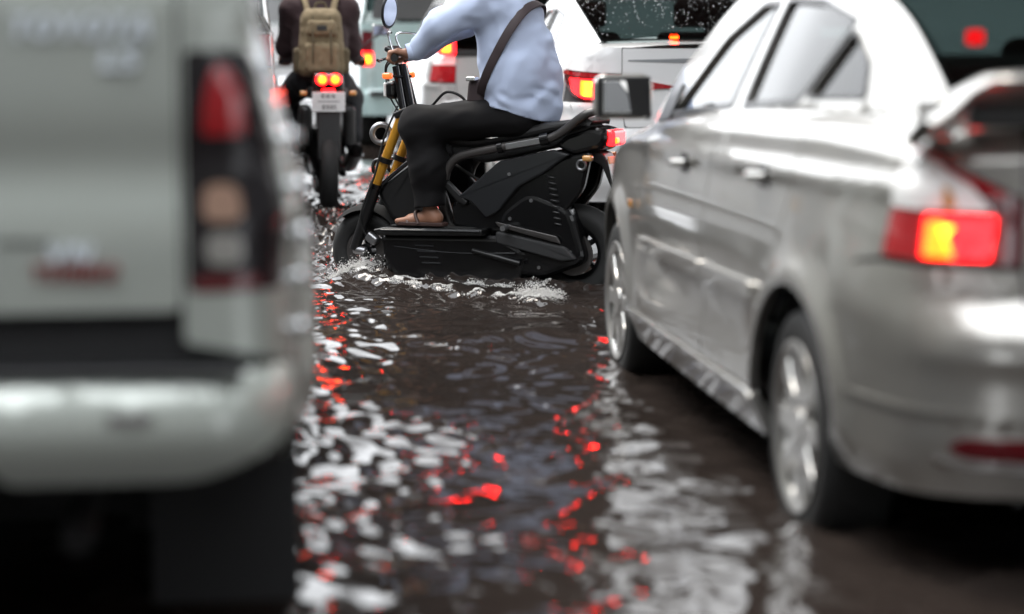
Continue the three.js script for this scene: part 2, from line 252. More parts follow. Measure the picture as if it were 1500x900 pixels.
function makeCar(o) {
  const car = thing(o.name, o.label, o.category, [o.x, 0, o.z - o.L / 2], o.turn ?? 0, o.group), L = o.L;
  const cr = new THREE.CatmullRomCurve3(o.path.map(([x, u]) => V(x, 0, u)), false, 'centripetal'), pp = cr.getSpacedPoints(600), len = cr.getLength(), ds = len / 600;
  const path = (s) => { const neg = s < 0; s = clamp(Math.abs(s), 0, len - 1e-4); const i = Math.min(599, Math.floor(s / ds)), t = s / ds - i, a = pp[i], b = pp[i + 1], dx = b.x - a.x, du = b.z - a.z, l = Math.hypot(dx, du); const i0 = Math.max(0, i - 6), i1 = Math.min(600, i + 7), ex = pp[i1].x - pp[i0].x, eu = pp[i1].z - pp[i0].z, el = Math.hypot(ex, eu); return { x: (neg ? -1 : 1) * lerp(a.x, b.x, t), u: lerp(a.z, b.z, t), nx: (neg ? -1 : 1) * eu / el, nu: -ex / el }; };
  let i0 = 0; const sU = (u) => { let a = 0, b = len; for (let i = 0; i < 40; i++) { const m = (a + b) / 2; path(m).u < u ? (a = m) : (b = m); } return a; };
  const sX = (x) => { let a = 0, b = len / 2; for (let i = 0; i < 40; i++) { const m = (a + b) / 2; path(m).x < x ? (a = m) : (b = m); } return a; };
  const top = curve(o.top), rail = curve(o.rail);
  const shell = (extra = 0) => (s, y) => { const p = path(s), ins = o.inset(p.u, y, Math.max(0, -p.nu), top(p.u), Math.max(0, p.nu)) + extra; return V(-(p.x - p.nx * ins), y, L / 2 - (p.u - p.nu * ins)); };
  const S0 = shell(), outv = (c) => V(c.x, 0.0, c.z * 0.35), sides = (name, geo, m, lab) => { const a = part(name, geo, m, car, lab); const b = part(name, mirrorX(geo), m, car, lab); return [a, b]; };
  const lay = (pts, opt = {}) => panel(S0, opt.raw ? pts : poly(pts, opt.r ?? 0.02), { out: outv, edge: o.edge ?? 0.05, ...opt });
  const U = (pts) => pts.map(([u, y, r]) => (r === undefined ? [sU(u), y] : [sU(u), y, r]));
  const arc = (uc, yc, R, a0, a1, n = 18) => Array.from({ length: n + 1 }, (_, i) => { const a = lerp(a0, a1, i / n); return [uc + Math.cos(a) * R, yc + Math.sin(a) * R, 0]; });
  const topEdge = (u0, u1, n = 10, d = 0) => Array.from({ length: n + 1 }, (_, i) => { const u = lerp(u0, u1, i / n); return [u, top(u) - d, 0]; });
  // greenhouse side: x from the belt inwards
  const G = (u, y) => { const b = top(u), q = S0(sU(u), b), t = Math.max(0, y - b); const x = -q.x - 0.012 - (o.pinch ? o.pinch(u) : 0) - t * o.tumble - t * t * 0.12; return V(-x, y, L / 2 - u); };
  const ctx = { car, sU, sX, S0, lay, U, arc, topEdge, top, rail, G, outv, sides, L, path, shell };
  // underbody, dark inner shell and wheel wells
  const wy = o.wheelR;
  part('underbody', rbox(o.W - 0.25, 0.12, L - 0.5, 0.05).translate(0, o.bottom + 0.10, 0), M.seam, car);
  const inner = [[0.0, o.bottom + 0.08], ...[...o.axles].flatMap((a) => arc(a, wy, o.archR + 0.015, PI, 0)).reduce((l, p) => (l.push([sU(p[0]), Math.max(p[1], o.bottom + 0.08)]), l), []), [len - 0.01, o.bottom + 0.08]];
  const innerTop = Array.from({ length: 60 }, (_, i) => { const s = lerp(len - 0.01, 0, i / 59); return [s, top(path(s).u) - 0.02]; });
  sides('inner_shell', panel(shell(0.022), [...inner, ...innerTop], { out: outv, depth: 0, edge: 0.12 }), M.seam);
  for (const a of o.axles) for (const k of [-1, 1]) {
    const well = new THREE.CylinderGeometry(o.archR + 0.005, o.archR + 0.005, 0.34, 36, 1, true, 0, PI * 1.2);
    part('wheel_well', at(well, k * (o.W / 2 - 0.225), wy, L / 2 - a, PI / 2 - 0.31 - PI / 2, 0, PI / 2), M.seam, car);
    wheelParts(car, k * (o.W / 2 - 0.115), wy, L / 2 - a, o.wheelR, o.rimR, 0.19, k, o.spokes ?? 7);
  }
  // top skins: deck, roof with glass, bonnet
  const across = (E, crown, n = 18) => Array.from({ length: n + 1 }, (_, j) => { const t = j / n * 2 - 1; return V(E.x * -t, E.y + crown * (1 - t * t), E.z); });
  const edgeRows = (u0, u1, crown, n = 24) => Array.from({ length: n + 1 }, (_, i) => { const u = lerp(u0, u1, i / n); return across(S0(sU(u), top(u)), crown); });
  const railRows = (u0, u1, cr0, n = 16, inset = 0) => Array.from({ length: n + 1 }, (_, i) => { const u = lerp(u0, u1, i / n); const E = G(u, rail(u)); E.x = Math.sign(E.x) * (Math.abs(E.x) - inset); return across(E, cr0); });
  if (o.deck) part('boot_deck', loft(edgeRows(o.deck[0], o.deck[1], 0.02)), o.paint, car);
  part('bonnet', loft(edgeRows(o.cowl, L - 0.004, 0.05)), o.paint, car);
  part('roof', loft(railRows(o.roof[0], o.roof[1], 0.045)), o.paint, car);
  part('rear_window', loft(railRows(o.rearGlass, o.roof[0], 0.035)), M.darkglass, car);
  part('windscreen', loft(railRows(o.roof[1], o.cowl, 0.05)), M.glass, car);
  // side frames with window openings, panes set back, black trims
  const railPts = Array.from({ length: 40 }, (_, i) => { const u = lerp(o.rearGlass, o.cowl, i / 39); return [u, rail(u)]; }), beltPts = Array.from({ length: 30 }, (_, i) => { const u = lerp(o.cowl, o.rearGlass, i / 29); return [u, top(u) - 0.004]; });
  const holes = o.windows.map((w) => poly(w, 0.03, 0.04));
  sides('window_frame', panel(G, [...railPts, ...beltPts.filter((p, i) => i > 0 && i < 29)], { holes, out: outv, depth: 0.02 }), o.paint);
  sides('pillar_lining', panel(G, [...railPts, ...beltPts.filter((p, i) => i > 0 && i < 29)], { holes, out: outv, depth: 0, off: -0.034, edge: 0.1 }), M.interior);
  part('roof_lining', loft(railRows(o.roof[0] + 0.06, o.roof[1] - 0.06, 0.04, 10, 0.03).map((r) => r.map((v) => V(v.x, v.y - 0.035, v.z)))), M.interior, car);
  o.windows.forEach((w, i) => {
    sides('side_window', panel(G, poly(w, 0.03, 0.06), { out: outv, off: -0.012, depth: 0.004 }), i ? M.darkglass : M.glass);
    const grow = (d) => { const cx = w.reduce((a, p) => a + p[0], 0) / w.length, cy = w.reduce((a, p) => a + p[1], 0) / w.length; const sx = Math.max(...w.map((p) => Math.abs(p[0] - cx))), sy = Math.max(...w.map((p) => Math.abs(p[1] - cy))); return poly(w.map(([a, b]) => [a + (a - cx) / sx * d, b + (b - cy) / sy * d]), 0.03, 0.04); };
    sides('window_trim', panel(G, grow(i > 1 ? 0.012 : 0.022), { holes: [holes[i]], out: outv, off: i > 1 ? 0.006 : 0.003, depth: 0.01 }), M.trim);
  });
  // seats and cabin lining
  if (o.cabin !== false) {
    const fl = o.bottom + 0.2, bu = o.top[0][1];
    for (const k of [-1, 1]) { const s = group('front_seat', car); s.position.set(k * 0.36, 0, L / 2 - o.seatU);
      part('backrest', at(rbox(0.46, 0.62, 0.14, 0.05), 0, fl + 0.55, 0.1, 0.18), M.seat, s); part('cushion', rbox(0.46, 0.16, 0.48, 0.05).translate(0, fl + 0.24, -0.15), M.seat, s); part('headrest', rbox(0.25, 0.18, 0.09, 0.04).translate(0, fl + 0.98, 0.19), M.seat, s); }
    part('rear_seat', [at(rbox(1.2, 0.6, 0.15, 0.05), 0, fl + 0.52, L / 2 - o.seatU + 0.98, 0.25), rbox(1.2, 0.18, 0.5, 0.05).translate(0, fl + 0.22, L / 2 - o.seatU + 0.7)], M.seat, car);
    part('dashboard', rbox(1.3, 0.3, 0.4, 0.08).translate(0, top(o.cowl) - 0.13, L / 2 - o.cowl + 0.3), M.interior, car);
    part('parcel_shelf', rbox(1.15, 0.03, 0.5, 0.01).translate(0, top(o.rearGlass + 0.3) - 0.04, L / 2 - o.rearGlass - 0.33), M.interior, car);
  }
  o.build?.(ctx);
  return car;
}
const sidePanels = (o, c, { doorRear, split, doorFront, rockTop, bumpU, frontU }) => {
  const { lay, U, arc, topEdge, top, sides } = c, [ar, af] = o.axles, y0 = o.bottom, wy = o.wheelR, R = o.archR, gap = 0.0035;
  const aw = (yy) => Math.sqrt(Math.max(0, R * R - (yy - wy) ** 2));
  // rear door, front door, rocker, fender
  const rd = doorRear;
  const r1 = sides('door', lay(U([[ar + aw(rockTop) + 0.01, rockTop + gap], [split - gap, rockTop + gap], ...topEdge(split - gap, rd, 8), [rd + 0.01, top(rd) - 0.2], [rd + 0.10, wy + R + 0.05, 0.1], [ar + aw(wy + R * 0.6) + 0.02, wy + R * 0.6, 0.08]]), { r: 0.012 }), o.paint, o.doorLabel?.[0]);
  const r2 = sides('door', lay(U([[split + gap, rockTop + gap], [doorFront - 0.02, rockTop + gap], [doorFront + 0.02, rockTop + 0.3, 0.1], ...topEdge(doorFront, split + gap, 8)]), { r: 0.012 }), o.paint);
  sides('rocker_panel', lay(U([[ar + aw(y0) + 0.0, y0], [af - aw(y0), y0], [af - aw(rockTop), rockTop - gap], [ar + aw(rockTop), rockTop - gap]]), { r: 0.01, off: 0.012, depth: 0.03 }), o.paint);
  sides('front_fender', lay(U([[doorFront - 0.02 + 2 * gap, rockTop + gap], ...arc(af, wy, R, PI - Math.asin(clamp((rockTop - wy) / R, -1, 1)) , 0.0), [frontU, wy + 0.1], ...topEdge(frontU, doorFront + 2 * gap, 8), [doorFront + 0.02 + 2 * gap, rockTop + 0.3, 0.1]]), { r: 0.01, depth: 0.03 }), o.paint);
  const fs = c.sU(frontU + 0.004), fe = c.sU(o.L - 0.0005);
  const fb = []; for (let i = 0; i <= 14; i++) { const s = lerp(fs, fe, i / 14); fb.push([s, y0 + 0.02]); } for (let i = 14; i >= 0; i--) { const s = lerp(fs, fe, i / 14); fb.push([s, top(c.path(s).u) - 0.005]); }
  sides('front_bumper', lay(fb, { raw: true }), o.paint);
  const [fl0, fl1] = [c.sU(frontU + 0.02), c.sX ? fs + (fe - fs) * 0.55 : 0];
  sides('headlamp', lay([[fl0, top(frontU) - 0.16], [fl1, top(o.L - 0.06) - 0.14], [fl1, top(o.L - 0.06) - 0.03], [fl0, top(frontU) - 0.03]], { r: 0.03, off: 0.006 }), M.clearlens);
  part('grille', panel(c.S0, poly([[fe - 0.45, y0 + 0.25], [fe - 0.01, y0 + 0.25], [fe - 0.01, y0 + 0.38], [fe - 0.40, y0 + 0.38]], 0.02), { out: c.outv, off: 0.006 }), M.trim, c.car);
  return [r1, r2];
};
// ---- silver sedan
{
  const o = {
    name: 'silver_sedan', label: 'silver sedan with boot spoiler and lit brake lamp, standing in floodwater', category: 'car', x: 2.235, z: -4.42, L: 4.3, W: 1.70, bottom: 0.22, wheelR: 0.305, rimR: 0.215, archR: 0.365, axles: [0.90, 3.50], paint: M.silver, seatU: 2.25, spokes: 8, edge: 0.024,
    path: [[0, 0], [0.30, 0.010], [0.50, 0.04], [0.64, 0.10], [0.745, 0.21], [0.795, 0.38], [0.825, 0.62], [0.843, 1.0], [0.85, 1.6], [0.85, 2.4], [0.847, 3.0], [0.835, 3.5], [0.79, 3.86], [0.70, 4.08], [0.5, 4.22], [0.25, 4.29], [0, 4.3]],
    top: [[0, 1.075], [0.3, 1.085], [0.75, 1.10], [0.95, 1.10], [1.93, 1.06], [3.0, 0.985], [3.4, 0.95], [3.9, 0.86], [4.3, 0.70]],
    rail: [[0.50, 1.11], [0.62, 1.18], [1.0, 1.36], [1.4, 1.455], [1.9, 1.485], [2.3, 1.465], [2.6, 1.40], [3.0, 1.19], [3.4, 0.975]],
    tumble: 0.40, pinch: (u) => 0.11 * (1 - sst(u, 0.3, 1.6)), cowl: 3.36, roof: [1.36, 2.5], rearGlass: 0.58, deck: [0.02, 0.72],
    windows: [[[2.86, 1.03], [2.02, 1.085], [1.98, 1.375], [2.18, 1.375], [2.50, 1.275]], [[1.87, 1.09], [1.37, 1.12], [1.22, 1.325], [1.5, 1.375], [1.88, 1.385]], [[1.31, 1.125], [0.98, 1.135], [1.04, 1.225], [1.19, 1.30]]],
    inset: (u, y, rear, t, front) => {
      const low = 0.05 * sst(0.36 - y, 0, 0.18), crease = 0.016 * Math.exp(-(((y - (0.955 - 0.012 * u)) / 0.028) ** 2));
      const round = 0.075 * Math.pow(sst(y, t - 0.075, t + 0.02), 1.6) * (1 - 0.55 * sst(u, 0.7, 1.7) * (1 - sst(u, 3.0, 3.4))), d = u < 2.2 ? 0.9 : 3.5, r = Math.hypot(u - d, y - 0.305);
      const flare = -0.020 * Math.exp(-(((r - 0.385) / 0.05) ** 2)) * sst(y, 0.25, 0.4), waist = 0.014 * Math.exp(-(((y - 0.50) / 0.10) ** 2)) * sst(u, 1.2, 1.5) * (1 - sst(u, 2.8, 3.1));
      const side = low + 0.072 * Math.pow(Math.max(0, (y - 0.66)) / 0.44, 1.5) - crease * 0.6 + round + flare + waist;
      const rr = 0.05 * sst(0.42 - y, 0, 0.16) + 0.055 * sst(y, 0.63, 0.74) + 0.10 * Math.max(0, y - 0.70) + round * 0.6 - 0.012 * Math.exp(-(((y - 0.60) / 0.035) ** 2)) + 0.006 * sst(0.455 - y, 0, 0.012);
      return lerp(lerp(side, rr, rear * rear), low + 0.16 * Math.max(0, y - 0.5), front * front);
    },
  };
  o.build = (c) => {
    const { sU, sX, lay, U, arc, topEdge, top, sides, S0, car, L } = c;
    sidePanels(o, c, { doorRear: 1.02, split: 1.95, doorFront: 2.99, rockTop: 0.335, frontU: 3.90 });
    const lampTop = [[sX(0.60), 0.955, 0], [sX(0.70), 1.0, 0], [sU(0.20), 1.03, 0], [sU(0.30), 1.045, 0]], in0 = sX(0.56);
    // rear quarter with the wheel arch, round the corner above the lamp
    const q = [[sU(0.90 + 0.363), 0.34], ...arc(0.90, 0.305, 0.365, 0.10, PI * 0.93).map(([u, y]) => [sU(u), y, 0]), [sU(0.50), 0.775, 0.02], [sU(0.362), 0.795, 0.01], [sU(0.33), 1.05, 0.01], ...lampTop.slice().reverse().map(([s, y]) => [s, y + 0.006, 0]), [in0, 0.945, 0], ...Array.from({ length: 14 }, (_, i) => { const s = lerp(in0, sU(1.012), i / 13); return [s, top(c.path(s).u), 0]; }), [sU(1.022), top(1.02) - 0.2, 0.02], [sU(1.112), 0.72, 0.1], [sU(0.9 + 0.31), 0.53, 0.08]];
    sides('rear_quarter', lay(q, { r: 0.01, depth: 0.025 }), M.silver);
    const bump = poly([[0, 0.29], [sU(0.61), 0.27], [sU(0.565), 0.44, 0.01], [sU(0.505), 0.765, 0.02], [sU(0.362), 0.785, 0.01], [in0, 0.785], [in0 - 0.02, 0.672, 0.03], [0, 0.665]], 0.012);
    sides('rear_bumper', panel(S0, bump, { out: c.outv, depth: 0.03, edge: 0.024 }), M.silver);
    const lid = [[0, 0.672], [in0 - 0.026, 0.679, 0.03], [in0 - 0.006, 0.79, 0.01], [in0 - 0.006, 1.065, 0.01], [0, 1.07]];
    sides('boot_lid', lay(lid, { r: 0.01 }), M.silver);
    // tail lamps: red lower part, clear upper part with a red rim, dark inner end; the near one is lit
    const lo = 0.795, mid = 0.905;
    sides('lamp_housing', lay([[in0, lo], [sU(0.358), lo], ...lampTop.slice().reverse().map(([s, y], i) => [i ? s : sU(0.335), y, 0.01]), [in0, 0.935]], { r: 0.012, off: -0.004, depth: 0.02 }), M.darkred);
    for (const k of [0, 1]) {
      const both = (name, pts, m, off, par = car, r = 0.012) => { const g = panel(S0, poly(pts, r), { out: c.outv, off, depth: 0.012 }); return part(name, k ? mirrorX(g) : g, m, par); };
      const lamp = group('tail_lamp', car);
      both('clear_lens', [[sX(0.625), mid + 0.006], [sU(0.342), mid + 0.006], [sU(0.325), 1.04], [sU(0.20), 1.015], [sX(0.69), 0.985]], M.clearlens, 0.004, lamp);
      both('red_rim', [[sX(0.60), 0.952], [sX(0.70), 0.999], [sU(0.20), 1.029], [sU(0.30), 1.044], [sU(0.30), 1.036], [sU(0.20), 1.014], [sX(0.70), 0.982], [sX(0.61), 0.935]], M.redlens, 0.008, lamp, 0.002);
      both('red_lens', [[sX(0.60), lo + 0.006], [sU(0.352), lo + 0.006], [sU(0.342), mid], [sX(0.60), mid]], M.redlens, 0.004, lamp);
      both('amber_lens', [[sX(0.70), 0.915], [sU(0.175), 0.915], [sU(0.18), 0.965], [sX(0.71), 0.955]], M.amberlens, 0.007, lamp);
      both('lit_lens', [[sX(0.63), lo + 0.012], [sU(0.215), lo + 0.012], [sU(0.215), mid - 0.006], [sX(0.62), mid - 0.006]], M.litRed, 0.007, lamp, 0.008);
      both('lit_bulb', [[sX(0.695), lo + 0.014], [sU(0.205), lo + 0.014], [sU(0.205), mid - 0.018], [sX(0.72), mid - 0.018]], M.litOrange, 0.010, lamp, 0.008);
      both('lit_filament', [[sX(0.70), lo + 0.018], [sU(0.165), lo + 0.02], [sU(0.165), lo + 0.055], [sU(0.15), mid - 0.028], [sX(0.725), mid - 0.028], [sX(0.715), lo + 0.055]], M.litYellow, 0.013, lamp, 0.01);
      const lp = S0(sX(0.70), 0.85); lampLight((k ? -1 : 1) * (lp.x - 0.05), 0.85, lp.z + 0.06, 0.10, car);
    }
    // spoiler on the boot: an aerofoil whose ends bend down to the body
    const rows = []; for (let i = 0; i <= 44; i++) {
      const x = -0.745 + 1.49 * i / 44, e = sst(Math.abs(x), 0.60, 0.745), bow = 0.03 * (1 - (x / 0.745) ** 2), drop = 0.10 * e * e, sweep = 0.10 * e + 0.035 * (x / 0.7) ** 2;
      const prof = [[0.0, 1.205], [0.06, 1.212], [0.16, 1.198], [0.27, 1.168], [0.285, 1.152], [0.24, 1.142], [0.14, 1.150], [0.05, 1.170], [0.0, 1.190]];
      rows.push(prof.map(([u, y]) => V(x, y - drop + bow * 0.4, L / 2 - u * (1 - 0.3 * e) - sweep + 0.02)));
    }
    const sp = part('spoiler', loft(rows, true), M.silver, car);
    for (const x of [-0.69, 0.69]) part('spoiler_foot', rbox(0.05, 0.10, 0.16, 0.02).translate(x, 1.115, L / 2 - 0.26), M.silver, sp);
    part('spoiler_base', rbox(1.25, 0.05, 0.03, 0.01).translate(0, 1.115, L / 2 - 0.24), M.trim, sp);
    part('high_brake_lamp', rbox(0.04, 0.04, 0.05, 0.012).translate(-0.355, 1.285, L / 2 - 0.98), M.litRed, car, 'small lit red brake lamp behind the rear window');
    // handles, moulding, reflectors, plate, fuel flap, mirror
    for (const u of [1.30, 2.30]) for (const k of [0, 1]) { const y = u < 2 ? 0.915 : 0.89, g = [];
      const h = tube([[0, 0, 0], [0, 0.001, 1], [0, 0, 0]].map(([a, b, w], i) => { const p = S0(sU(u + (i - 1) * 0.085), y + (i - 1) * -0.004); return V(p.x - 0.014 - w * 0.026, p.y, p.z); }), 0.0135, 18, 8);
      const cup = panel(S0, poly([[sU(u - 0.06), y - 0.03], [sU(u + 0.06), y - 0.03], [sU(u + 0.06), y + 0.03], [sU(u - 0.06), y + 0.03]], 0.028, 0.015), { out: c.outv, off: 0.002, depth: 0.004 });
      const H = part('door_handle', k ? mirrorX(h) : h, M.silver, car); part('handle_cup', k ? mirrorX(cup) : cup, M.matte, H); }
    for (const [a, b, ya, yb] of [[1.30, 1.94, 0.605, 0.595], [1.96, 2.97, 0.594, 0.575]]) sides('side_moulding', lay(U([[a, ya - 0.022], [b, yb - 0.022], [b, yb + 0.022], [a, ya + 0.022]]), { r: 0.008, off: 0.014, depth: 0.02 }), M.silver);
    sides('reflector', lay([[sX(0.40), 0.365], [sX(0.66), 0.372], [sX(0.69), 0.395], [sX(0.66), 0.418], [sX(0.40), 0.425]], { r: 0.02, off: 0.003 }), M.darkred);
    sides('reflector_trim', lay([[sX(0.41), 0.345], [sU(0.16), 0.352], [sU(0.17), 0.375], [sX(0.69), 0.362], [sX(0.41), 0.358]], { r: 0.01, off: 0.006 }), M.chrome);
    part('number_plate', rbox(0.34, 0.15, 0.012, 0.006).translate(0.2, 0.80, L / 2 - 0.055), M.plate, car);
    part('muffler', rbox(0.9, 0.14, 0.28, 0.06).translate(0.1, 0.23, L / 2 - 0.42), M.seam, car); part('rear_axle_beam', rbox(1.3, 0.12, 0.16, 0.05).translate(0, 0.22, L / 2 - 0.92), M.seam, car); part('engine_tray', rbox(1.3, 0.1, 0.8, 0.04).translate(0, 0.20, L / 2 - 3.5), M.seam, car); part('exhaust_tunnel', rbox(1.1, 0.14, 1.9, 0.04).translate(0, 0.20, L / 2 - 2.1), M.seam, car);  // underside parts out of view, spread wide to darken the gap below
    part('front_underside_blocker', rbox(1.42, 0.2, 0.3, 0.04).translate(0, 0.19, L / 2 - 3.95), M.seam, car);  // placed to block bright water seen beneath the sedan
    part('side_repeater', rbox(0.01, 0.03, 0.05, 0.005).translate(-0.858, 0.70, L / 2 - 3.08), M.amberlens, car);
    part('bumper_strip', mergeGeometries([1, -1].map((k) => { const g = lay([[0, 0.470], [sU(0.50), 0.462], [sU(0.50), 0.474], [0, 0.482]], { r: 0.004, off: 0.004, depth: 0.01 }); return k > 0 ? g : mirrorX(g); })), M.silver, car);
    for (const k of [-1, 1]) {
      const g = new THREE.Group(); g.name = 'door_mirror'; car.add(g); g.position.set(k * 0.905, 1.075, L / 2 - 2.99);
      const fd = (x, y, z) => { const qx = Math.abs(x) - 0.060, qy = Math.abs(y) - 0.036, qz = Math.abs(z - 0.0) - 0.015; return Math.hypot(Math.max(qx, 0), Math.max(qy, 0), Math.max(qz, 0)) - 0.042 + 0.03 * Math.max(0, -z) / 0.08 + Math.max(0, (z - 0.040)) * 5; };
      part('housing', sdfMesh(fd, [-0.12, -0.1, -0.1], [0.12, 0.1, 0.08], 0.006), M.silver, g);
      part('bezel', at(rbox(0.185, 0.138, 0.012, 0.05), 0, 0, 0.042), M.trim, g);
      part('mirror_glass', at(rbox(0.160, 0.112, 0.006, 0.04), 0, 0, 0.049, -0.05, k * -0.28), M.mirror, g);
      part('arm', tube([[0, -0.045, 0], [-k * 0.05, -0.055, -0.01], [-k * 0.10, -0.06, -0.02]], 0.022, 10, 8), M.trim, g);
      const sail = panel(c.G, poly([[3.10, top(3.10) + 0.005], [2.86, top(2.86) + 0.005], [2.86, 1.12], [3.0, 1.06]], 0.01), { out: c.outv, off: 0.008, depth: 0.01 });
      part('sail_panel', k < 0 ? sail : mirrorX(sail), M.trim, car);
    }
  };
  makeCar(o);
}
// ---- pale green-grey pickup
{
  const o = {
    name: 'pickup_truck', label: 'pale grey-green pickup truck with chrome tailgate lettering and smoked tail lamp', category: 'pickup', x: -0.785, z: -3.79, L: 5.1, W: 1.83, bottom: 0.46, wheelR: 0.37, rimR: 0.22, archR: 0.45, axles: [1.2, 4.25], paint: M.pickup, seatU: 3.0,
    path: [[0, 0], [0.4, 0.002], [0.66, 0.008], [0.76, 0.016], [0.82, 0.032], [0.862, 0.07], [0.885, 0.14], [0.90, 0.30], [0.915, 0.8], [0.915, 1.8], [0.905, 3.0], [0.90, 4.2], [0.86, 4.65], [0.74, 4.93], [0.45, 5.06], [0, 5.1]],
    top: [[0, 1.43], [1.6, 1.43], [1.75, 1.12], [3.4, 1.08], [3.95, 1.04], [4.6, 0.98], [5.1, 0.86]],
    rail: [[1.70, 1.14], [1.80, 1.45], [1.95, 1.70], [2.4, 1.76], [3.0, 1.74], [3.3, 1.65], [3.6, 1.4], [4.0, 1.05]],
    tumble: 0.30, cowl: 3.95, roof: [1.98, 3.1], rearGlass: 1.76, deck: null,
    windows: [[[3.60, 1.13], [2.78, 1.15], [2.76, 1.60], [3.05, 1.58], [3.30, 1.45]], [[2.66, 1.15], [1.98, 1.17], [2.04, 1.58], [2.66, 1.61]]],
    inset: (u, y, rear, t, front) => {
      const r = Math.hypot(u - (u < 2.6 ? 1.2 : 4.25), y - 0.37), flare = -0.045 * (1 - sst(r, 0.47, 0.72)) * sst(y, 0.40, 0.55);
      const side = 0.03 * sst(0.62 - y, 0, 0.2) + 0.075 * sst(y, 1.0, 1.42) + flare - 0.012 * Math.exp(-(((y - 0.98) / 0.05) ** 2));
      const rr = 0.010 * sst(y, 0.95, 1.15) + 0.016 * Math.exp(-(((y - 1.06) / 0.07) ** 2)) + 0.02 * sst(y, 1.34, 1.43);
      return lerp(lerp(side, rr, rear * rear), 0.12 * Math.max(0, y - 0.7), front * front);
    },
  };
  o.build = (c) => {
    const { sU, sX, lay, U, arc, topEdge, top, sides, S0, car, L } = c;
    sidePanels(o, c, { doorRear: 1.80, split: 2.72, doorFront: 3.72, rockTop: 0.58, frontU: 4.72 });
    const sT = sX(0.697), hz = 0.852, ht = 1.272, sL = sU(0.10), sM = sU(0.055);
    sides('tailgate', lay([[0, 0.822], [sT - 0.004, 0.822, 0.015], [sT - 0.004, 1.42, 0.015], [0, 1.42]], { r: 0.006, depth: 0.03 }), M.pickup);
    // bed side with corner post round the lamp and the wheel arch
    const lampHole = poly([[sT + 0.008, hz], [sL, hz], [sL, 1.09, 0.04], [sM, ht - 0.03, 0.05], [sM - 0.03, ht], [sT + 0.008, ht]], 0.018);
    sides('bed_side', panel(S0, poly([[sT + 0.002, 0.765], [sU(0.16), 0.71, 0.03], [sU(0.26), 0.50, 0.1], [sU(0.70), 0.47, 0.03], ...arc(1.2, 0.37, 0.45, PI * 0.92, 0.12).map(([u, y]) => [sU(u), y, 0]), [sU(1.735), 0.5], [sU(1.735), 1.12], [sU(1.70), 1.42], [sT + 0.002, 1.42]], 0.012), { holes: [lampHole], out: c.outv, depth: 0.03 }), M.pickup);
    sides('bed_rail', tube(Array.from({ length: 24 }, (_, i) => { const p = S0(lerp(sX(0.3), sU(1.7), i / 23), 1.425); return V(p.x * 0.985, 1.43, p.z); }), 0.028, 40, 8), M.pickup);
    part('bed_floor', rbox(1.5, 0.05, 1.6, 0.01).translate(0, 0.80, L / 2 - 0.88), M.matte, car);
    part('bed_wall', rbox(1.6, 0.62, 0.04, 0.01).translate(0, 1.11, L / 2 - 1.70), M.pickup, car);
    for (const k of [-1, 1]) part('bed_lining', rbox(0.04, 0.55, 1.55, 0.01).translate(k * 0.76, 1.10, L / 2 - 0.86), M.pickup, car);
    for (const k of [0, 1]) {
      const lamp = group('tail_lamp', car), both = (n, pts, m, off, r = 0.012) => { const g = panel(S0, poly(pts, r), { out: c.outv, off, depth: 0.02 }); return part(n, k ? mirrorX(g) : g, m, lamp); };
      const g = panel(S0, lampHole, { out: c.outv, off: -0.004, depth: 0.03 }); part('housing', k ? mirrorX(g) : g, M.smoke, lamp);
      both('red_lens', [[sT + 0.038, 1.125], [sX(0.815), 1.125], [sX(0.81), 1.20, 0.04], [sX(0.785), 1.245, 0.03], [sT + 0.06, 1.245], [sT + 0.042, 1.19, 0.03]], M.redlens, 0.004);
      both('dark_lens', [[sT + 0.03, 1.05], [sX(0.825), 1.05], [sX(0.825), 1.115], [sT + 0.03, 1.115]], M.smoke, 0.004);
      both('amber_lens', [[sT + 0.035, 0.975], [sX(0.805), 0.975], [sX(0.80), 1.04], [sT + 0.04, 1.04]], M.amber2, 0.004, 0.025);
      both('reversing_lens', [[sT + 0.04, 0.90], [sX(0.80), 0.90], [sX(0.80), 0.955], [sT + 0.04, 0.955]], M.grey2, 0.004, 0.022);
      both('lower_red_lens', [[sT + 0.02, 0.856], [sX(0.83), 0.856], [sX(0.83), 0.882], [sT + 0.02, 0.882]], M.darkred, 0.004, 0.006);
    }
    // step bumper: a deep pressing that wraps the corner, a tread pad on top, plate light, reflector
    const bp = (s, y) => { const p = c.path(s), q = (y - 0.535) / 0.19, out = 0.075 + 0.035 * Math.sin(clamp(q, 0, 1) * PI) - 0.02 * sst(q, 0.8, 1) ; return V(-(p.x * 0.985 + p.nx * out * 0.25), y, L / 2 - (p.u + p.nu * out)); };
    const bx = sX(0.845);
    sides('rear_bumper', panel(bp, poly([[0, 0.625], [0.34, 0.625], [0.40, 0.535, 0.02], [sX(0.745), 0.535, 0.06], [bx + 0.02, 0.60, 0.06], [sU(0.12), 0.66, 0.03], [sU(0.12), 0.722, 0.02], [0, 0.722]], 0.02), { out: c.outv, depth: 0.06 }), M.pickup);
    part('bumper_tread', rbox(1.60, 0.012, 0.10, 0.005).translate(0, 0.725, L / 2 + 0.03), M.trim, car);
    part('bumper_beam', rbox(1.5, 0.12, 0.06, 0.01).translate(0, 0.745, L / 2 - 0.09), M.seam, car);
    sides('bumper_reflector', panel(bp, poly([[sX(0.575), 0.642], [sX(0.655), 0.642], [sX(0.655), 0.660], [sX(0.575), 0.660]], 0.006), { out: c.outv, off: 0.003, depth: 0.006 }), M.grey3);
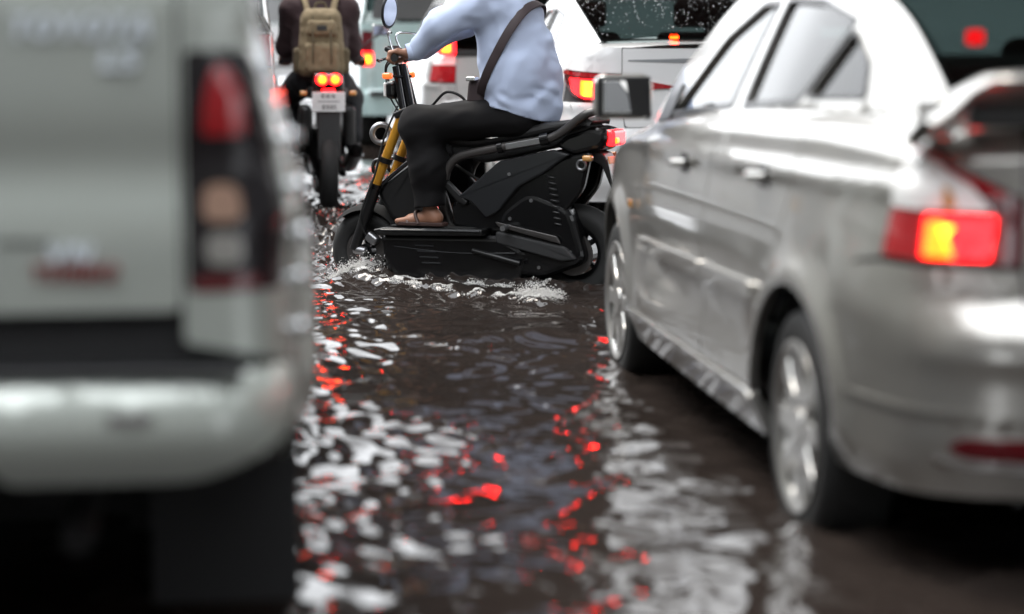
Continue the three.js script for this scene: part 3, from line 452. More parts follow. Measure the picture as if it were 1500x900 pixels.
    // rope hooks along the corner
    for (const y of [1.115, 1.03, 0.945, 0.865, 0.775]) for (const k of [0, 1]) { const p = S0(sU(0.13), y), h = [new THREE.CylinderGeometry(0.008, 0.008, 0.02, 10).rotateZ(PI / 2).translate(p.x - 0.008, y, p.z), sphere(0.017, p.x - 0.020, y, p.z)]; part('rope_hook', k ? mirrorX(merge(h)) : merge(h), M.chrome, car); }
    // lettering: slanted chrome capitals, a model badge and a red engine badge
    const slant = new THREE.Matrix4().set(1, 0.22, 0, 0, 0, 1, 0, 0, 0, 0, 1, 0, 0, 0, 0, 1), zt = (x, y) => S0(-x, y).z + 0.001;
    const write = (n, str, size, x, y, m, wx = 1, d = 0.008) => { const g = text(str, size, d); g.scale(wx, 1, 1).applyMatrix4(slant); return part(n, g.translate(x, y, S0(Math.abs(x), y).z + 0.001), m, car); };
    write('lettering', 'TOYOTA', 0.040, 0.535, 1.312, M.letter, 1.12); write('badge', 'LS', 0.038, 0.598, 1.258, M.letter, 1.25);
    write('engine_badge', 'TURBO', 0.026, 0.515, 0.893, M.redpaint, 1.25); write('badge', 'VN', 0.03, 0.505, 0.926, M.letter, 1.4); write('badge', 'INTERCOOLER', 0.009, 0.43, 0.945, M.ink, 1.1, 0.003);
    part('number_plate', rbox(0.34, 0.15, 0.008, 0.005).translate(0, 0.62, L / 2 + 0.115), M.plate, car);
    part('exhaust', rod([0.5, 0.40, L / 2 - 0.1], [0.5, 0.42, L / 2 - 0.9], 0.03), M.seam, car);
    for (const k of [-1, 1]) { part('mud_flap', rbox(0.30, 0.44, 0.012, 0.005).translate(k * 0.76, 0.36, L / 2 - 0.62), M.seam, car); part('chassis_rail', rbox(0.10, 0.16, 3.6, 0.02).translate(k * 0.42, 0.46, L / 2 - 2.3), M.seam, car); }  // underside parts placed to close bright gaps below the bumper
    part('fuel_tank', rbox(0.7, 0.34, 1.2, 0.05).translate(0, 0.40, L / 2 - 2.4), M.seam, car); part('gearbox', rbox(1.3, 0.3, 0.8, 0.08).translate(0, 0.36, L / 2 - 3.6), M.seam, car);  // out of view, sized wide to darken the space under the truck
    part('added_underbody_blocker', rbox(1.76, 0.50, 0.06, 0.02).translate(0, 0.28, L / 2 - 1.75), M.seam, car);  // added dark panel, blocks bright water showing under the pickup
    part('rear_axle', [rod([-0.75, 0.37, L / 2 - 1.2], [0.75, 0.37, L / 2 - 1.2], 0.05), sphere(0.14, 0, 0.37, L / 2 - 1.2)], M.seam, car);
    part('spare_wheel', new THREE.TorusGeometry(0.24, 0.1, 12, 30).rotateX(PI / 2).translate(0, 0.52, L / 2 - 0.55), M.rubber, car);
  };
  M.amber2 = mat(0.30, 0.19, 0.14, 0.25, { clearcoat: 1 }); M.grey2 = mat(0.26, 0.25, 0.23, 0.25, { clearcoat: 1 }); M.letter = mat(0.74, 0.80, 0.86, 0.3); M.grey3 = mat(0.11, 0.10, 0.10, 0.4); M.redpaint = mat(0.20, 0.012, 0.015, 0.35);
  makeCar(o);
}
// ---- the cars and vans further on
const hatchInset = (belt) => (u, y, rear, t, front) => {
  const side = 0.04 * sst(0.40 - y, 0, 0.18) + 0.06 * Math.pow(Math.max(0, (y - 0.68)) / 0.4, 1.5) + 0.05 * Math.pow(sst(y, t - 0.06, t + 0.02), 1.5) - 0.012 * Math.exp(-(((y - 0.84) / 0.03) ** 2));
  const rr = 0.05 * sst(0.42 - y, 0, 0.16) + 0.05 * sst(y, 0.62, 0.72) + 0.09 * Math.max(0, y - 0.70);
  return lerp(lerp(side, rr, rear * rear), 0.15 * Math.max(0, y - 0.5), front * front);
};
function rearBody(o, c, { lampIn, lampOutU, lampLo, lampHi, lampHiIn, lidLo, topY, glassBase }) {
  const { sU, sX, lay, arc, top, sides, S0 } = c, [ar] = o.axles, R = o.archR, wy = o.wheelR, rd = o.doorRear, in0 = sX(lampIn), lu = sU(lampOutU);
  const aw = Math.sqrt(Math.max(0, R * R - (o.rockTop - wy) ** 2));
  sides('rear_quarter', lay([[sU(ar + aw), o.rockTop], ...arc(ar, wy, R, 0.10, PI * 0.92).map(([u, y]) => [sU(u), y, 0]), [sU(lampOutU + 0.12), lampLo - 0.02], [lu + 0.004, lampLo], [lu, lampHi + 0.005], [in0, lampHiIn + 0.005], ...Array.from({ length: 12 }, (_, i) => { const s = lerp(in0, sU(rd - 0.008), i / 11); return [s, top(c.path(s).u), 0]; }), [sU(rd), top(rd) - 0.2], [sU(rd + 0.09), wy + R + 0.05, 0.1], [sU(ar + R * 0.82), wy + R * 0.6, 0.08]], { r: 0.01, depth: 0.025 }), o.paint);
  sides('rear_bumper', lay([[0, o.bottom + 0.06], [sU(ar - R - 0.03), o.bottom + 0.05], [sU(ar - R * 0.97), wy + 0.12, 0.01], [sU(lampOutU + 0.115), lampLo - 0.027], [lu + 0.004, lampLo - 0.006], [in0, lampLo - 0.006], [in0 - 0.02, lidLo - 0.004], [0, lidLo - 0.004]], { r: 0.012, depth: 0.03 }), o.paint);
  sides('tailgate', lay([[0, lidLo], [in0 - 0.026, lidLo, 0.02], [in0 - 0.005, lampLo, 0.01], [in0 - 0.005, topY], [0, topY]], { r: 0.01 }), o.paint);
  return { in0, lu };
}
// white saloon with slanting tail lamps
{
  const o = { name: 'white_saloon', label: 'white car with slanted red tail lamps and rain-specked rear window', category: 'car', x: 2.79, z: -12.75, L: 4.4, W: 1.76, bottom: 0.22, wheelR: 0.31, rimR: 0.21, archR: 0.365, axles: [0.95, 3.6], paint: M.white, seatU: 2.3, doorRear: 1.05, rockTop: 0.335,
    path: [[0, 0], [0.35, 0.010], [0.58, 0.05], [0.71, 0.12], [0.79, 0.25], [0.83, 0.45], [0.86, 0.9], [0.88, 1.6], [0.88, 2.6], [0.87, 3.5], [0.83, 3.9], [0.70, 4.2], [0.4, 4.35], [0, 4.4]],
    top: [[0, 1.19], [0.3, 1.205], [0.75, 1.215], [1.0, 1.19], [1.95, 1.07], [3.1, 0.99], [3.5, 0.95], [4.0, 0.86], [4.4, 0.72]],
    rail: [[0.30, 1.215], [0.55, 1.30], [1.0, 1.45], [1.5, 1.53], [2.0, 1.545], [2.5, 1.50], [3.0, 1.25], [3.5, 0.97]],
    tumble: 0.40, pinch: (u) => 0.10 * (1 - sst(u, 0.3, 1.15)), cowl: 3.45, roof: [1.40, 2.55], rearGlass: 0.34, deck: [0.02, 0.5],
    windows: [[[2.90, 1.05], [2.02, 1.10], [1.98, 1.42], [2.3, 1.42], [2.6, 1.32]], [[1.90, 1.11], [1.20, 1.21], [1.30, 1.38], [1.9, 1.43]]], inset: hatchInset() };
  o.build = (c) => {
    const { sU, sX, S0, lay, sides, car, L } = c;
    sidePanels(o, c, { doorRear: o.doorRear, split: 1.95, doorFront: 3.05, rockTop: o.rockTop, frontU: 4.0 });
    rearBody(o, c, { lampIn: 0.50, lampOutU: 0.42, lampLo: 0.87, lampHi: 1.055, lampHiIn: 1.03, lidLo: 0.72, topY: 1.185 });
    for (const k of [0, 1]) {
      const lamp = group('tail_lamp', car), put = (n, pts, m, off, r = 0.012) => { const g = panel(S0, poly(pts, r), { out: c.outv, off, depth: 0.02 }); return part(n, k ? mirrorX(g) : g, m, lamp); };
      put('housing', [[sX(0.50), 0.875], [sX(0.70), 0.875], [sU(0.22), 0.895, 0.04], [sU(0.42), 1.02], [sU(0.42), 1.05], [sX(0.50), 1.025]], M.darkred, 0.003);
      put('red_lens', [[sX(0.30), 0.945], [sX(0.50), 0.90], [sX(0.50), 1.02], [sX(0.30), 0.985], [sX(0.10), 0.95]], M.redlens, 0.010);
      put('red_rim', [[sX(0.50), 1.000], [sU(0.42), 1.03], [sU(0.42), 1.052], [sX(0.50), 1.028]], M.redlens, 0.012, 0.003);
      put('lit_lens', [[sX(0.655), 0.882], [sX(0.735), 0.888], [sU(0.24), 0.93], [sU(0.30), 1.01], [sX(0.66), 1.00]], M.litRed, 0.008, 0.02);
      put('lit_bulb', [[sX(0.675), 0.892], [sX(0.745), 0.905], [sX(0.755), 0.995], [sX(0.68), 0.99]], M.litOrange, 0.012, 0.015);
      put('lit_filament', [[sX(0.69), 0.90], [sX(0.73), 0.90], [sX(0.735), 0.985], [sX(0.685), 0.985]], M.litYellow, 0.016, 0.015);
      const lp = S0(sX(0.71), 0.95); lampLight((k ? -1 : 1) * (lp.x - 0.02), 0.95, lp.z + 0.08, 0.12, car);
    }
    sides('boot_crease_shade', lay([[0, 1.095], [sX(0.46), 1.11], [sX(0.46), 1.117], [0, 1.128]], { r: 0.003, off: 0.003, depth: 0.006 }), M.greyline);  // crease drawn as a grey strip, its shade put into the colour
    part('high_brake_lamp', rbox(0.05, 0.03, 0.04, 0.008).translate(-0.085, 1.255, L / 2 - 0.52), M.litOrange, car);
    part('number_plate', rbox(0.34, 0.15, 0.01, 0.005).translate(0, 0.80, L / 2 + 0.0 - 0.05), M.plate, car);
    // raindrops on the rear window and boot lid
    const drop = new THREE.SphereGeometry(1, 6, 4), N = 500, im = new THREE.InstancedMesh(drop, mat(0.8, 0.82, 0.84, 0.05, { metalness: 0.6 }), N), m4 = new THREE.Matrix4();
    for (let i = 0; i < N; i++) { const u = lerp(0.40, 1.35, Math.pow(rnd(), 0.8)), E = c.G(u, c.rail(u)), t = rnd() * 2 - 1, r = 0.0016 + 0.0028 * rnd() ** 2; m4.makeScale(r, r * 0.7, r).setPosition(E.x * t, E.y + 0.035 * (1 - t * t) + 0.001, E.z); im.setMatrixAt(i, m4); }
    im.name = 'raindrops'; im.userData.kind = 'stuff'; car.add(im);
  };
  M.greyline = mat(0.22, 0.23, 0.24, 0.5);
  makeCar(o);
}
// tall silver hatchback with upright lamps
{
  const o = { name: 'silver_hatchback', label: 'silver hatchback with tall upright red tail lamps, ahead of the white car', category: 'car', x: 2.40, z: -17.7, L: 4.0, W: 1.72, bottom: 0.24, wheelR: 0.31, rimR: 0.2, archR: 0.37, axles: [0.75, 3.25], paint: M.silver2, seatU: 2.1, doorRear: 0.86, rockTop: 0.36,
    path: [[0, 0], [0.35, 0.008], [0.6, 0.04], [0.72, 0.10], [0.79, 0.22], [0.83, 0.45], [0.855, 0.9], [0.86, 1.6], [0.86, 2.6], [0.85, 3.2], [0.80, 3.6], [0.66, 3.84], [0.4, 3.95], [0, 4.0]],
    top: [[0, 1.10], [0.6, 1.10], [1.8, 1.06], [2.9, 1.0], [3.3, 0.95], [3.8, 0.82], [4.0, 0.72]],
    rail: [[0.10, 1.11], [0.20, 1.28], [0.38, 1.50], [0.8, 1.60], [1.5, 1.63], [2.1, 1.58], [2.7, 1.28], [3.25, 0.97]],
    tumble: 0.34, pinch: (u) => 0.0, cowl: 3.2, roof: [0.46, 2.15], rearGlass: 0.13, deck: null,
    windows: [[[2.60, 1.06], [1.8, 1.09], [1.76, 1.50], [2.05, 1.49], [2.3, 1.36]], [[1.70, 1.10], [0.80, 1.14], [0.86, 1.44], [1.68, 1.50]]], inset: hatchInset() };
  o.build = (c) => {
    const { sU, sX, S0, car, L } = c;
    sidePanels(o, c, { doorRear: o.doorRear, split: 1.75, doorFront: 2.78, rockTop: o.rockTop, frontU: 3.66 });
    rearBody(o, c, { lampIn: 0.60, lampOutU: 0.26, lampLo: 0.86, lampHi: 1.09, lampHiIn: 1.09, lidLo: 0.62, topY: 1.09 });
    for (const k of [0, 1]) {
      const lamp = group('tail_lamp', car), put = (n, pts, m, off, r = 0.012) => { const g = panel(S0, poly(pts, r), { out: c.outv, off, depth: 0.02 }); return part(n, k ? mirrorX(g) : g, m, lamp); };
      put('red_lens', [[sX(0.60), 0.865], [sU(0.25), 0.875], [sU(0.25), 1.0], [sX(0.60), 1.0]], M.redlens, 0.004);
      put('clear_lens', [[sX(0.60), 1.005], [sU(0.25), 1.005], [sU(0.25), 1.085], [sX(0.60), 1.085]], M.clearlens, 0.004);
      const up = (u, y) => c.G(u, y), pillar = (n, pts, m, off) => { const g = panel(up, poly(pts, 0.01), { out: c.outv, off, depth: 0.02 }); return part(n, k ? mirrorX(g) : g, m, lamp); };
      pillar('upper_red_lens', [[0.16, 1.11], [0.34, 1.11], [0.44, 1.36], [0.28, 1.34]], M.redlens, 0.012);
      const bz = L / 2 + 0.0, bxk = k ? 1 : -1;
      part('lit_lens', [at(rbox(0.15, 0.17, 0.04, 0.025), bxk * 0.655, 1.165, bz - 0.115, -0.35)], M.litRed, lamp);
      part('lit_bulb', at(rbox(0.085, 0.10, 0.03, 0.02), bxk * 0.66, 1.15, bz - 0.094, -0.35), M.litOrange, lamp); part('lit_filament', at(rbox(0.06, 0.075, 0.02, 0.02), bxk * 0.66, 1.15, bz - 0.082, -0.35), M.litYellow, lamp);
      lampLight(bxk * 0.66, 1.18, bz + 0.02, 0.12, car);
    }
    part('number_plate', rbox(0.34, 0.15, 0.01, 0.005).translate(0, 0.80, L / 2 - 0.04), M.plate, car);
    part('tailgate_glass_base', rbox(1.2, 0.05, 0.03, 0.01).translate(0, 1.10, L / 2 - 0.10), M.trim, car);
  };
  makeCar(o);
}
// vans: upright backs
function makeVan(name, label, x, z, paint, opt = {}) {
  const W = opt.W ?? 1.72, h = W / 2, top = opt.top ?? 1.36, roofY = opt.roofY ?? 1.95;
  const o = { name, label, category: 'van', x, z, L: 4.7, W, bottom: 0.36, wheelR: 0.32, rimR: 0.2, archR: 0.385, axles: [1.0, 3.6], paint, seatU: 3.3, doorRear: 1.2, rockTop: 0.46, cabin: false,
    path: [[0, 0], [h - 0.35, 0.004], [h - 0.14, 0.016], [h - 0.05, 0.05], [h - 0.015, 0.13], [h, 0.4], [h, 1.2], [h, 3.4], [h - 0.05, 4.1], [h - 0.2, 4.5], [h * 0.5, 4.66], [0, 4.7]],
    top: [[0, top], [1.5, top], [3.2, 1.18], [3.7, 1.08], [4.3, 0.98], [4.7, 0.85]],
    rail: [[0.05, top + 0.02], [0.10, top + 0.25], [0.20, roofY - 0.06], [0.5, roofY], [2.0, roofY + 0.02], [3.0, roofY - 0.05], [3.5, 1.5], [3.95, 1.06]],
    tumble: 0.12, cowl: 3.9, roof: [0.26, 3.0], rearGlass: 0.07, deck: null,
    windows: [[[3.4, 1.25], [2.75, 1.30], [2.72, 1.75], [2.98, 1.75]], [[2.6, top + 0.06], [0.5, top + 0.06], [0.5, roofY - 0.16], [2.6, roofY - 0.16]]],
    inset: (u, y, rear, t, front) => lerp(lerp(0.02 * sst(0.5 - y, 0, 0.14) + 0.02 * Math.max(0, y - 0.8), 0.03 * sst(y, 0.62, 0.7) + 0.015 * Math.max(0, y - 0.7), rear * rear), 0.1 * Math.max(0, y - 0.6), front * front) };
  o.build = (c) => {
    const { sU, sX, S0, car, L } = c;
    sidePanels(o, c, { doorRear: o.doorRear, split: 2.66, doorFront: 3.15, rockTop: o.rockTop, frontU: 4.0 });
    rearBody(o, c, { lampIn: h - 0.14, lampOutU: 0.10, lampLo: 0.92, lampHi: 1.27, lampHiIn: 1.27, lidLo: 0.66, topY: top - 0.005 });
    for (const k of [0, 1]) {
      const lamp = group('tail_lamp', car), put = (n, pts, m, off, r = 0.012) => { const g = panel(S0, poly(pts, r), { out: c.outv, off, depth: 0.02 }); return part(n, k ? mirrorX(g) : g, m, lamp); };
      put('red_lens', [[sX(h - 0.138), 1.07], [sU(0.096), 1.07], [sU(0.096), 1.265], [sX(h - 0.138), 1.265]], opt.lit ? M.darkred : M.redlens, 0.004);
      put('lower_lens', [[sX(h - 0.138), 0.925], [sU(0.096), 0.925], [sU(0.096), 1.06], [sX(h - 0.138), 1.06]], opt.lit ? M.litRed : M.amberlens, 0.004);
      if (opt.lit) { put('lit_bulb', [[sX(h - 0.125), 0.94], [sU(0.06), 0.94], [sU(0.06), 1.035], [sX(h - 0.125), 1.035]], M.litOrange, 0.008); put('lit_filament', [[sX(h - 0.11), 0.955], [sU(0.045), 0.955], [sU(0.045), 1.015], [sX(h - 0.11), 1.015]], M.litYellow, 0.012); lampLight((k ? 1 : -1) * (h - 0.06), 0.99, L / 2 + 0.1, 0.10, car); }
    }
    part('window_seal', (() => { const sh = new THREE.Shape(poly([[-h + 0.13, 0], [h - 0.13, 0], [h - 0.22, roofY - top - 0.16], [-h + 0.22, roofY - top - 0.16]], 0.05).map((p) => new THREE.Vector2(...p))); return at(new THREE.ExtrudeGeometry(sh, { depth: 0.02, bevelEnabled: false }), 0, top + 0.03, L / 2 - 0.075, -0.14); })(), M.greyglass, car);
    part('number_plate', rbox(0.34, 0.15, 0.01, 0.005).translate(0, 0.78, L / 2 - 0.02), M.plate, car);
    part('bumper_step', rbox(W - 0.2, 0.05, 0.06, 0.02).translate(0, 0.64, L / 2 + 0.005), M.trim, car);
    part('door_seam', rbox(0.008, 0.62, 0.008, 0.002).translate(0, 1.02, L / 2 - 0.028), M.seam, car);
  };
  return makeCar(o);
}
M.litAmber = mat(0.6, 0.2, 0.05, 0.25, { emissive: C(1, 0.12, 0.02), emissiveIntensity: 0.3 }); M.greyglass = mat(0.10, 0.10, 0.10, 0.12, { clearcoat: 1 });
makeVan('teal_van', 'pale teal van with one amber tail lamp lit, in front of the silver hatchback', 2.17, -22.4, M.teal, { lit: true, W: 1.74 });
makeVan('white_van', 'white van in the lane ahead of the grey-green pickup', -0.60, -13.6, M.white, { W: 1.76, top: 1.28 });
makeVan('white_van', 'distant white van farther up the road than the teal van', 1.35, -40, M.white, { W: 1.8 });
// ---------------------------------------------------------------- black motorcycle (local +x forward, -z its left side, towards the camera)
Object.assign(M, {
  dull: mat(0.006, 0.006, 0.006, 0.75, { specularIntensity: 0.3 }),
  plastic: mat(0.006, 0.006, 0.0065, 0.42), plastic2: mat(0.016, 0.017, 0.019, 0.22), tubeBlack: mat(0.075, 0.07, 0.068, 0.28, { metalness: 0.5 }), vinyl: mat(0.009, 0.0085, 0.009, 0.5),
  shirt: mat(0.45, 0.52, 0.69, 0.85, { sheen: 0.3, sheenColor: C(0.6, 0.7, 0.9) }), trouser: mat(0.0035, 0.003, 0.0036, 0.8, { specularIntensity: 0.5 }), skin: mat(0.30, 0.145, 0.09, 0.5), strap: mat(0.035, 0.022, 0.024, 0.7), sandal: mat(0.045, 0.022, 0.018, 0.6), helmet: mat(0.35, 0.36, 0.37, 0.25, { clearcoat: 1 }),
  maroon: mat(0.030, 0.014, 0.016, 0.9), pack: mat(0.19, 0.145, 0.085, 0.9), packdark: mat(0.10, 0.078, 0.045, 0.9), jeans: mat(0.010, 0.011, 0.014, 0.9), foam: mat(0.60, 0.59, 0.57, 0.6),
  platewhite: mat(0.68, 0.68, 0.68, 0.5), plateorange: mat(0.62, 0.25, 0.08, 0.5), peg: mat(0.45, 0.45, 0.45, 0.4, { metalness: 0.7 }),
});
function bikeWheel(par, x, y, R, w, spokes = 5) {
  const g = group('wheel', par); g.position.set(x, y, 0); g.rotation.x = PI / 2; // local y is the axle
  const r = R - w * 0.85, hw = w / 2;
  part('tyre', lathe([[r, -hw * 0.6], [r + w * 0.35, -hw], [R - w * 0.22, -hw * 0.8], [R, -hw * 0.25], [R + 0.002, 0], [R, hw * 0.25], [R - w * 0.22, hw * 0.8], [r + w * 0.35, hw], [r, hw * 0.6]], 48), M.rubber, g);
  part('rim', lathe([[r + 0.004, -hw * 0.55], [r - 0.02, -hw * 0.4], [r - 0.03, 0], [r - 0.02, hw * 0.4], [r + 0.004, hw * 0.55]], 48), M.black, g);
  for (let k = 0; k < spokes; k++) { const a = k / spokes * 2 * PI; part('spoke', at(rbox(r - 0.01, 0.022, 0.026, 0.008).translate(r / 2, 0, 0), 0, 0, 0, 0, a), M.black, g); }
  part('hub', new THREE.CylinderGeometry(0.035, 0.035, w * 1.1, 20), M.black, g);
  part('brake_disc', new THREE.RingGeometry(0.06, 0.105, 40).rotateX(PI / 2).translate(0, -w * 0.55, 0), M.tubeBlack, g);
}
const ext = (pts, w, r = 0.02, bev = 0.012, z = 0) => { const g = new THREE.ExtrudeGeometry(new THREE.Shape(poly(pts, r, 0.05).map((p) => new THREE.Vector2(...p))), { depth: w - 2 * bev, bevelEnabled: true, bevelSize: bev, bevelThickness: bev, bevelSegments: 3, bevelOffset: -bev }); return g.translate(0, 0, z - w / 2 + bev); };
const bike = thing('black_motorcycle', 'black motorcycle with golden fork tubes carrying the rider in the blue shirt', 'motorcycle', [BIKE.x, 0, BIKE.z], BIKE.turn);
{
  bikeWheel(bike, 0.565, 0.205, 0.205, 0.10); bikeWheel(bike, -0.545, 0.235, 0.235, 0.12);
  // front fork: golden stanchions, dark sliders, guards
  const f0 = V(0.335, 0.905, 0), f1 = V(0.50, 0.515, 0), f2 = V(0.61, 0.215, 0);
  for (const k of [-1, 1]) {
    const z = k * 0.085, o = (v) => V(v.x, v.y, z), fork = group('fork_leg', bike);
    part('stanchion', rod(o(f0), o(f1), 0.0235), M.gold, fork); part('slider', rod(o(V(0.492, 0.53, 0)), o(f2), 0.030, 0.026), M.black, fork);
    part('collar', rod(o(V(0.487, 0.545, 0)), o(V(0.496, 0.522, 0)), 0.032), M.gloss, fork); part('fork_band', rod(o(V(0.432, 0.676, 0)), o(V(0.442, 0.652, 0)), 0.036), M.black, fork);
    part('band_lug', tube([[0.448, 0.665, z], [0.49, 0.655, z - 0.01], [0.495, 0.61, z - 0.015], [0.475, 0.585, z]], 0.010, 16, 8), M.black, fork);
    part('axle_nut', rod([0.61, 0.215, z], [0.55, 0.205, z], 0.022), M.steel, fork);
  }
  part('lower_clamp', at(rbox(0.08, 0.035, 0.24, 0.012), 0.338, 0.895, 0, 0, 0, -0.4), M.black, bike);
  part('steering_stem', [rod([0.338, 0.88, 0], [0.388, 1.13, 0], 0.030, 0.026), rod([0.345, 0.90, -0.07], [0.395, 1.12, -0.05], 0.017), rod([0.345, 0.90, 0.07], [0.395, 1.12, 0.05], 0.017)], M.gloss, bike);
  const barD = V(0.342, 0, 0.940), barP = (w, a = 0, h = 0) => V(0.405, 1.155, 0).addScaledVector(barD, w).add(V(a, h, 0));
  part('handlebar', tube([barP(-0.36, -0.02, 0.01), barP(-0.22, -0.01, 0.012), barP(-0.1, 0, -0.015), barP(0, 0.005, -0.02), barP(0.1, 0, -0.015), barP(0.22, -0.01, 0.012), barP(0.36, -0.02, 0.01)], 0.0125, 60, 10), M.black, bike);
  for (const k of [-1, 1]) {
    part('grip', rod(barP(k * 0.24, -0.012, 0.011), barP(k * 0.365, -0.02, 0.01), 0.0175), M.rubber, bike);
    part('brake_lever', tube([barP(k * 0.21, 0.03, 0.008), barP(k * 0.27, 0.055, 0.0), barP(k * 0.36, 0.06, -0.006), barP(k * 0.385, 0.066, 0)], 0.0065, 20, 8), M.chrome, bike);
    part('switch_block', at(rbox(0.055, 0.05, 0.05, 0.012), ...barP(k * 0.205, 0.0, 0.01).toArray()), M.plastic, bike);
    const mb = barP(k * 0.20, 0, 0.03), mt = k < 0 ? V(0.305, 1.345, -0.30) : V(0.27, 1.30, 0.36), mir = group('mirror', bike);
    part('mirror_stem', tube([mb, V(mb.x + 0.03, mb.y + 0.09, mb.z), V(mt.x - 0.01, mt.y - 0.06, mt.z)], 0.005, 20, 8), M.chrome, mir);
    const disc = at(new THREE.CylinderGeometry(0.050, 0.046, 0.016, 40).scale(1, 1, 1.45), mt.x, mt.y + 0.04, mt.z, 0, 0, 0);
    const turnM = (g) => { g.translate(-mt.x, -mt.y - 0.04, -mt.z); g.rotateX(-PI / 2 + 0.1); g.rotateY(-PI / 2 + 0.1 - 0.35); return g.translate(mt.x, mt.y + 0.04, mt.z); };
    const rim = turnM(at(new THREE.TorusGeometry(0.050, 0.007, 10, 40).rotateX(PI / 2).scale(1, 1, 1.45), mt.x, mt.y + 0.04, mt.z)), gl = turnM(at(new THREE.CylinderGeometry(0.048, 0.048, 0.012, 40).scale(1, 1, 1.45), mt.x, mt.y + 0.04, mt.z));
    part('mirror_rim', rim, M.black, mir); part('mirror_glass', gl, M.mirror, mir);
  }
  part('headlamp', rbox(0.06, 0.09, 0.13, 0.025).translate(0.42, 1.005, 0), M.gloss, bike);
  part('headlamp_lens', rbox(0.014, 0.07, 0.11, 0.006).translate(0.454, 1.005, 0), M.clearlens, bike);
  part('speedometer', at(rbox(0.09, 0.03, 0.13, 0.012), 0.41, 1.19, 0, 0, 0, 0.5), M.plastic, bike);
  for (const k of [-1, 1]) { part('front_indicator', at(rbox(0.05, 0.03, 0.035, 0.012), 0.40, 1.075, k * 0.13), M.litAmber, bike); part('indicator_stalk', rod([0.36, 1.07, k * 0.05], [0.40, 1.075, k * 0.115], 0.006), M.black, bike); }
  for (const [i, z] of [[0, -0.03], [1, 0.02], [2, 0.05]]) part('brake_cable', tube([barP(-0.18 + i * 0.17, 0.03, 0), V(0.46 + i * 0.02, 1.10, z), V(0.44, 0.98, z), V(0.36, 0.86, z * 0.6), V(0.24, 0.74, 0)], 0.0045, 30, 6), M.rubber, bike);
  part('horn', at(new THREE.TorusGeometry(0.045, 0.014, 10, 28), 0.47, 0.79, -0.06, 0, 0.5, 0), M.steel, bike);
  part('front_mudguard', (() => { const rows = []; for (let i = 0; i <= 20; i++) { const a = lerp(0.75, 2.7, i / 20), r = 0.235; rows.push(Array.from({ length: 9 }, (_, j) => { const t = (j / 8 - 0.5) * 2, rr = r - 0.03 * t * t; return V(0.565 + Math.cos(a) * rr, 0.205 + Math.sin(a) * rr, t * 0.07); })); } return loft(rows); })(), M.dull, bike);
  // leg shield that sweeps up from the floor to the steering head
  part('leg_shield', ext([[0.30, 0.34], [0.42, 0.36], [0.505, 0.50], [0.47, 0.545], [0.30, 0.665], [0.255, 0.655], [0.28, 0.60], [0.22, 0.40]], 0.13, 0.03, 0.03), M.plastic, bike);
  part('shield_edge', tube([[0.50, 0.512, -0.066], [0.40, 0.592, -0.068], [0.30, 0.664, -0.068], [0.262, 0.674, -0.065]], 0.011, 24, 8), M.plastic2, bike);
  part('down_tube', tube([[0.33, 0.90, 0], [0.25, 0.72, 0], [0.17, 0.48, 0], [0.10, 0.32, 0], [-0.1, 0.27, 0]], 0.032, 40, 12), M.tubeBlack, bike);
  // floor, belly and side panels
  part('footboard', ext([[-0.13, 0.315], [0.43, 0.300], [0.455, 0.328], [0.40, 0.340], [-0.13, 0.348]], 0.40, 0.012, 0.010), M.plastic, bike);
  part('foot_mat', rbox(0.44, 0.008, 0.34, 0.003).translate(0.15, 0.3475, 0), M.rubber, bike);
  part('belly_panel', ext([[-0.30, 0.07], [0.34, 0.07], [0.42, 0.16], [0.44, 0.305], [-0.20, 0.318], [-0.34, 0.25]], 0.30, 0.04, 0.03), M.gloss, bike);
  part('motor_cover', ext([[-0.64, 0.20], [-0.40, 0.11], [-0.22, 0.13], [-0.18, 0.42], [-0.34, 0.54], [-0.56, 0.46]], 0.27, 0.06, 0.03), M.gloss, bike);
  for (const z of [-0.165, 0.165]) part('cover_badge', at(rbox(0.07, 0.014, 0.006, 0.003), -0.33, 0.385, z * 0.79, 0, 0, -0.08), M.chrome, bike);
  for (const z of [-0.13, 0.13]) part('swing_arm', ext([[-0.60, 0.215], [-0.52, 0.205], [-0.18, 0.28], [-0.18, 0.34], [-0.54, 0.275]], 0.05, 0.02, 0.01, z), M.matte, bike);
  for (const z of [-0.11, 0.11]) { const s = group('shock_absorber', bike); part('damper', rod([-0.51, 0.30, z], [-0.45, 0.66, z], 0.014), M.steel, s); const pts = []; for (let i = 0; i <= 90; i++) { const t = i / 90, a = t * 9 * 2 * PI; pts.push([lerp(-0.50, -0.458, t) + Math.cos(a) * 0.026, lerp(0.36, 0.61, t), z + Math.sin(a) * 0.026]); } part('spring', tube(pts, 0.0055, 200, 6), M.black, s); }
  for (const k of [-1, 1]) {
    // angular side frame: rises from the floor to the tail, open triangle under the seat rail
    const z = k * 0.135;
    part('side_panel', ext([[-0.055, 0.475], [0.015, 0.50], [-0.20, 0.675], [-0.30, 0.700], [-0.47, 0.735], [-0.56, 0.715], [-0.44, 0.63], [-0.30, 0.555], [-0.19, 0.43], [-0.13, 0.40]], 0.045, 0.012, 0.010, z), M.plastic2, bike);
    part('panel_brace', ext([[0.105, 0.60], [0.075, 0.575], [-0.035, 0.475], [-0.02, 0.455], [0.02, 0.47], [0.125, 0.575]], 0.035, 0.008, 0.008, z), M.plastic, bike);
    part('lower_panel', ext([[0.06, 0.35], [0.06, 0.47], [-0.02, 0.50], [-0.13, 0.43], [-0.28, 0.57], [-0.52, 0.70], [-0.66, 0.73], [-0.62, 0.55], [-0.50, 0.40], [-0.28, 0.33]], 0.05, 0.03, 0.015, k * 0.105), M.gloss, bike);
    part('panel_bolt', rod([-0.255, 0.615, z], [-0.255, 0.615, z + k * 0.028], 0.008), M.steel, bike);
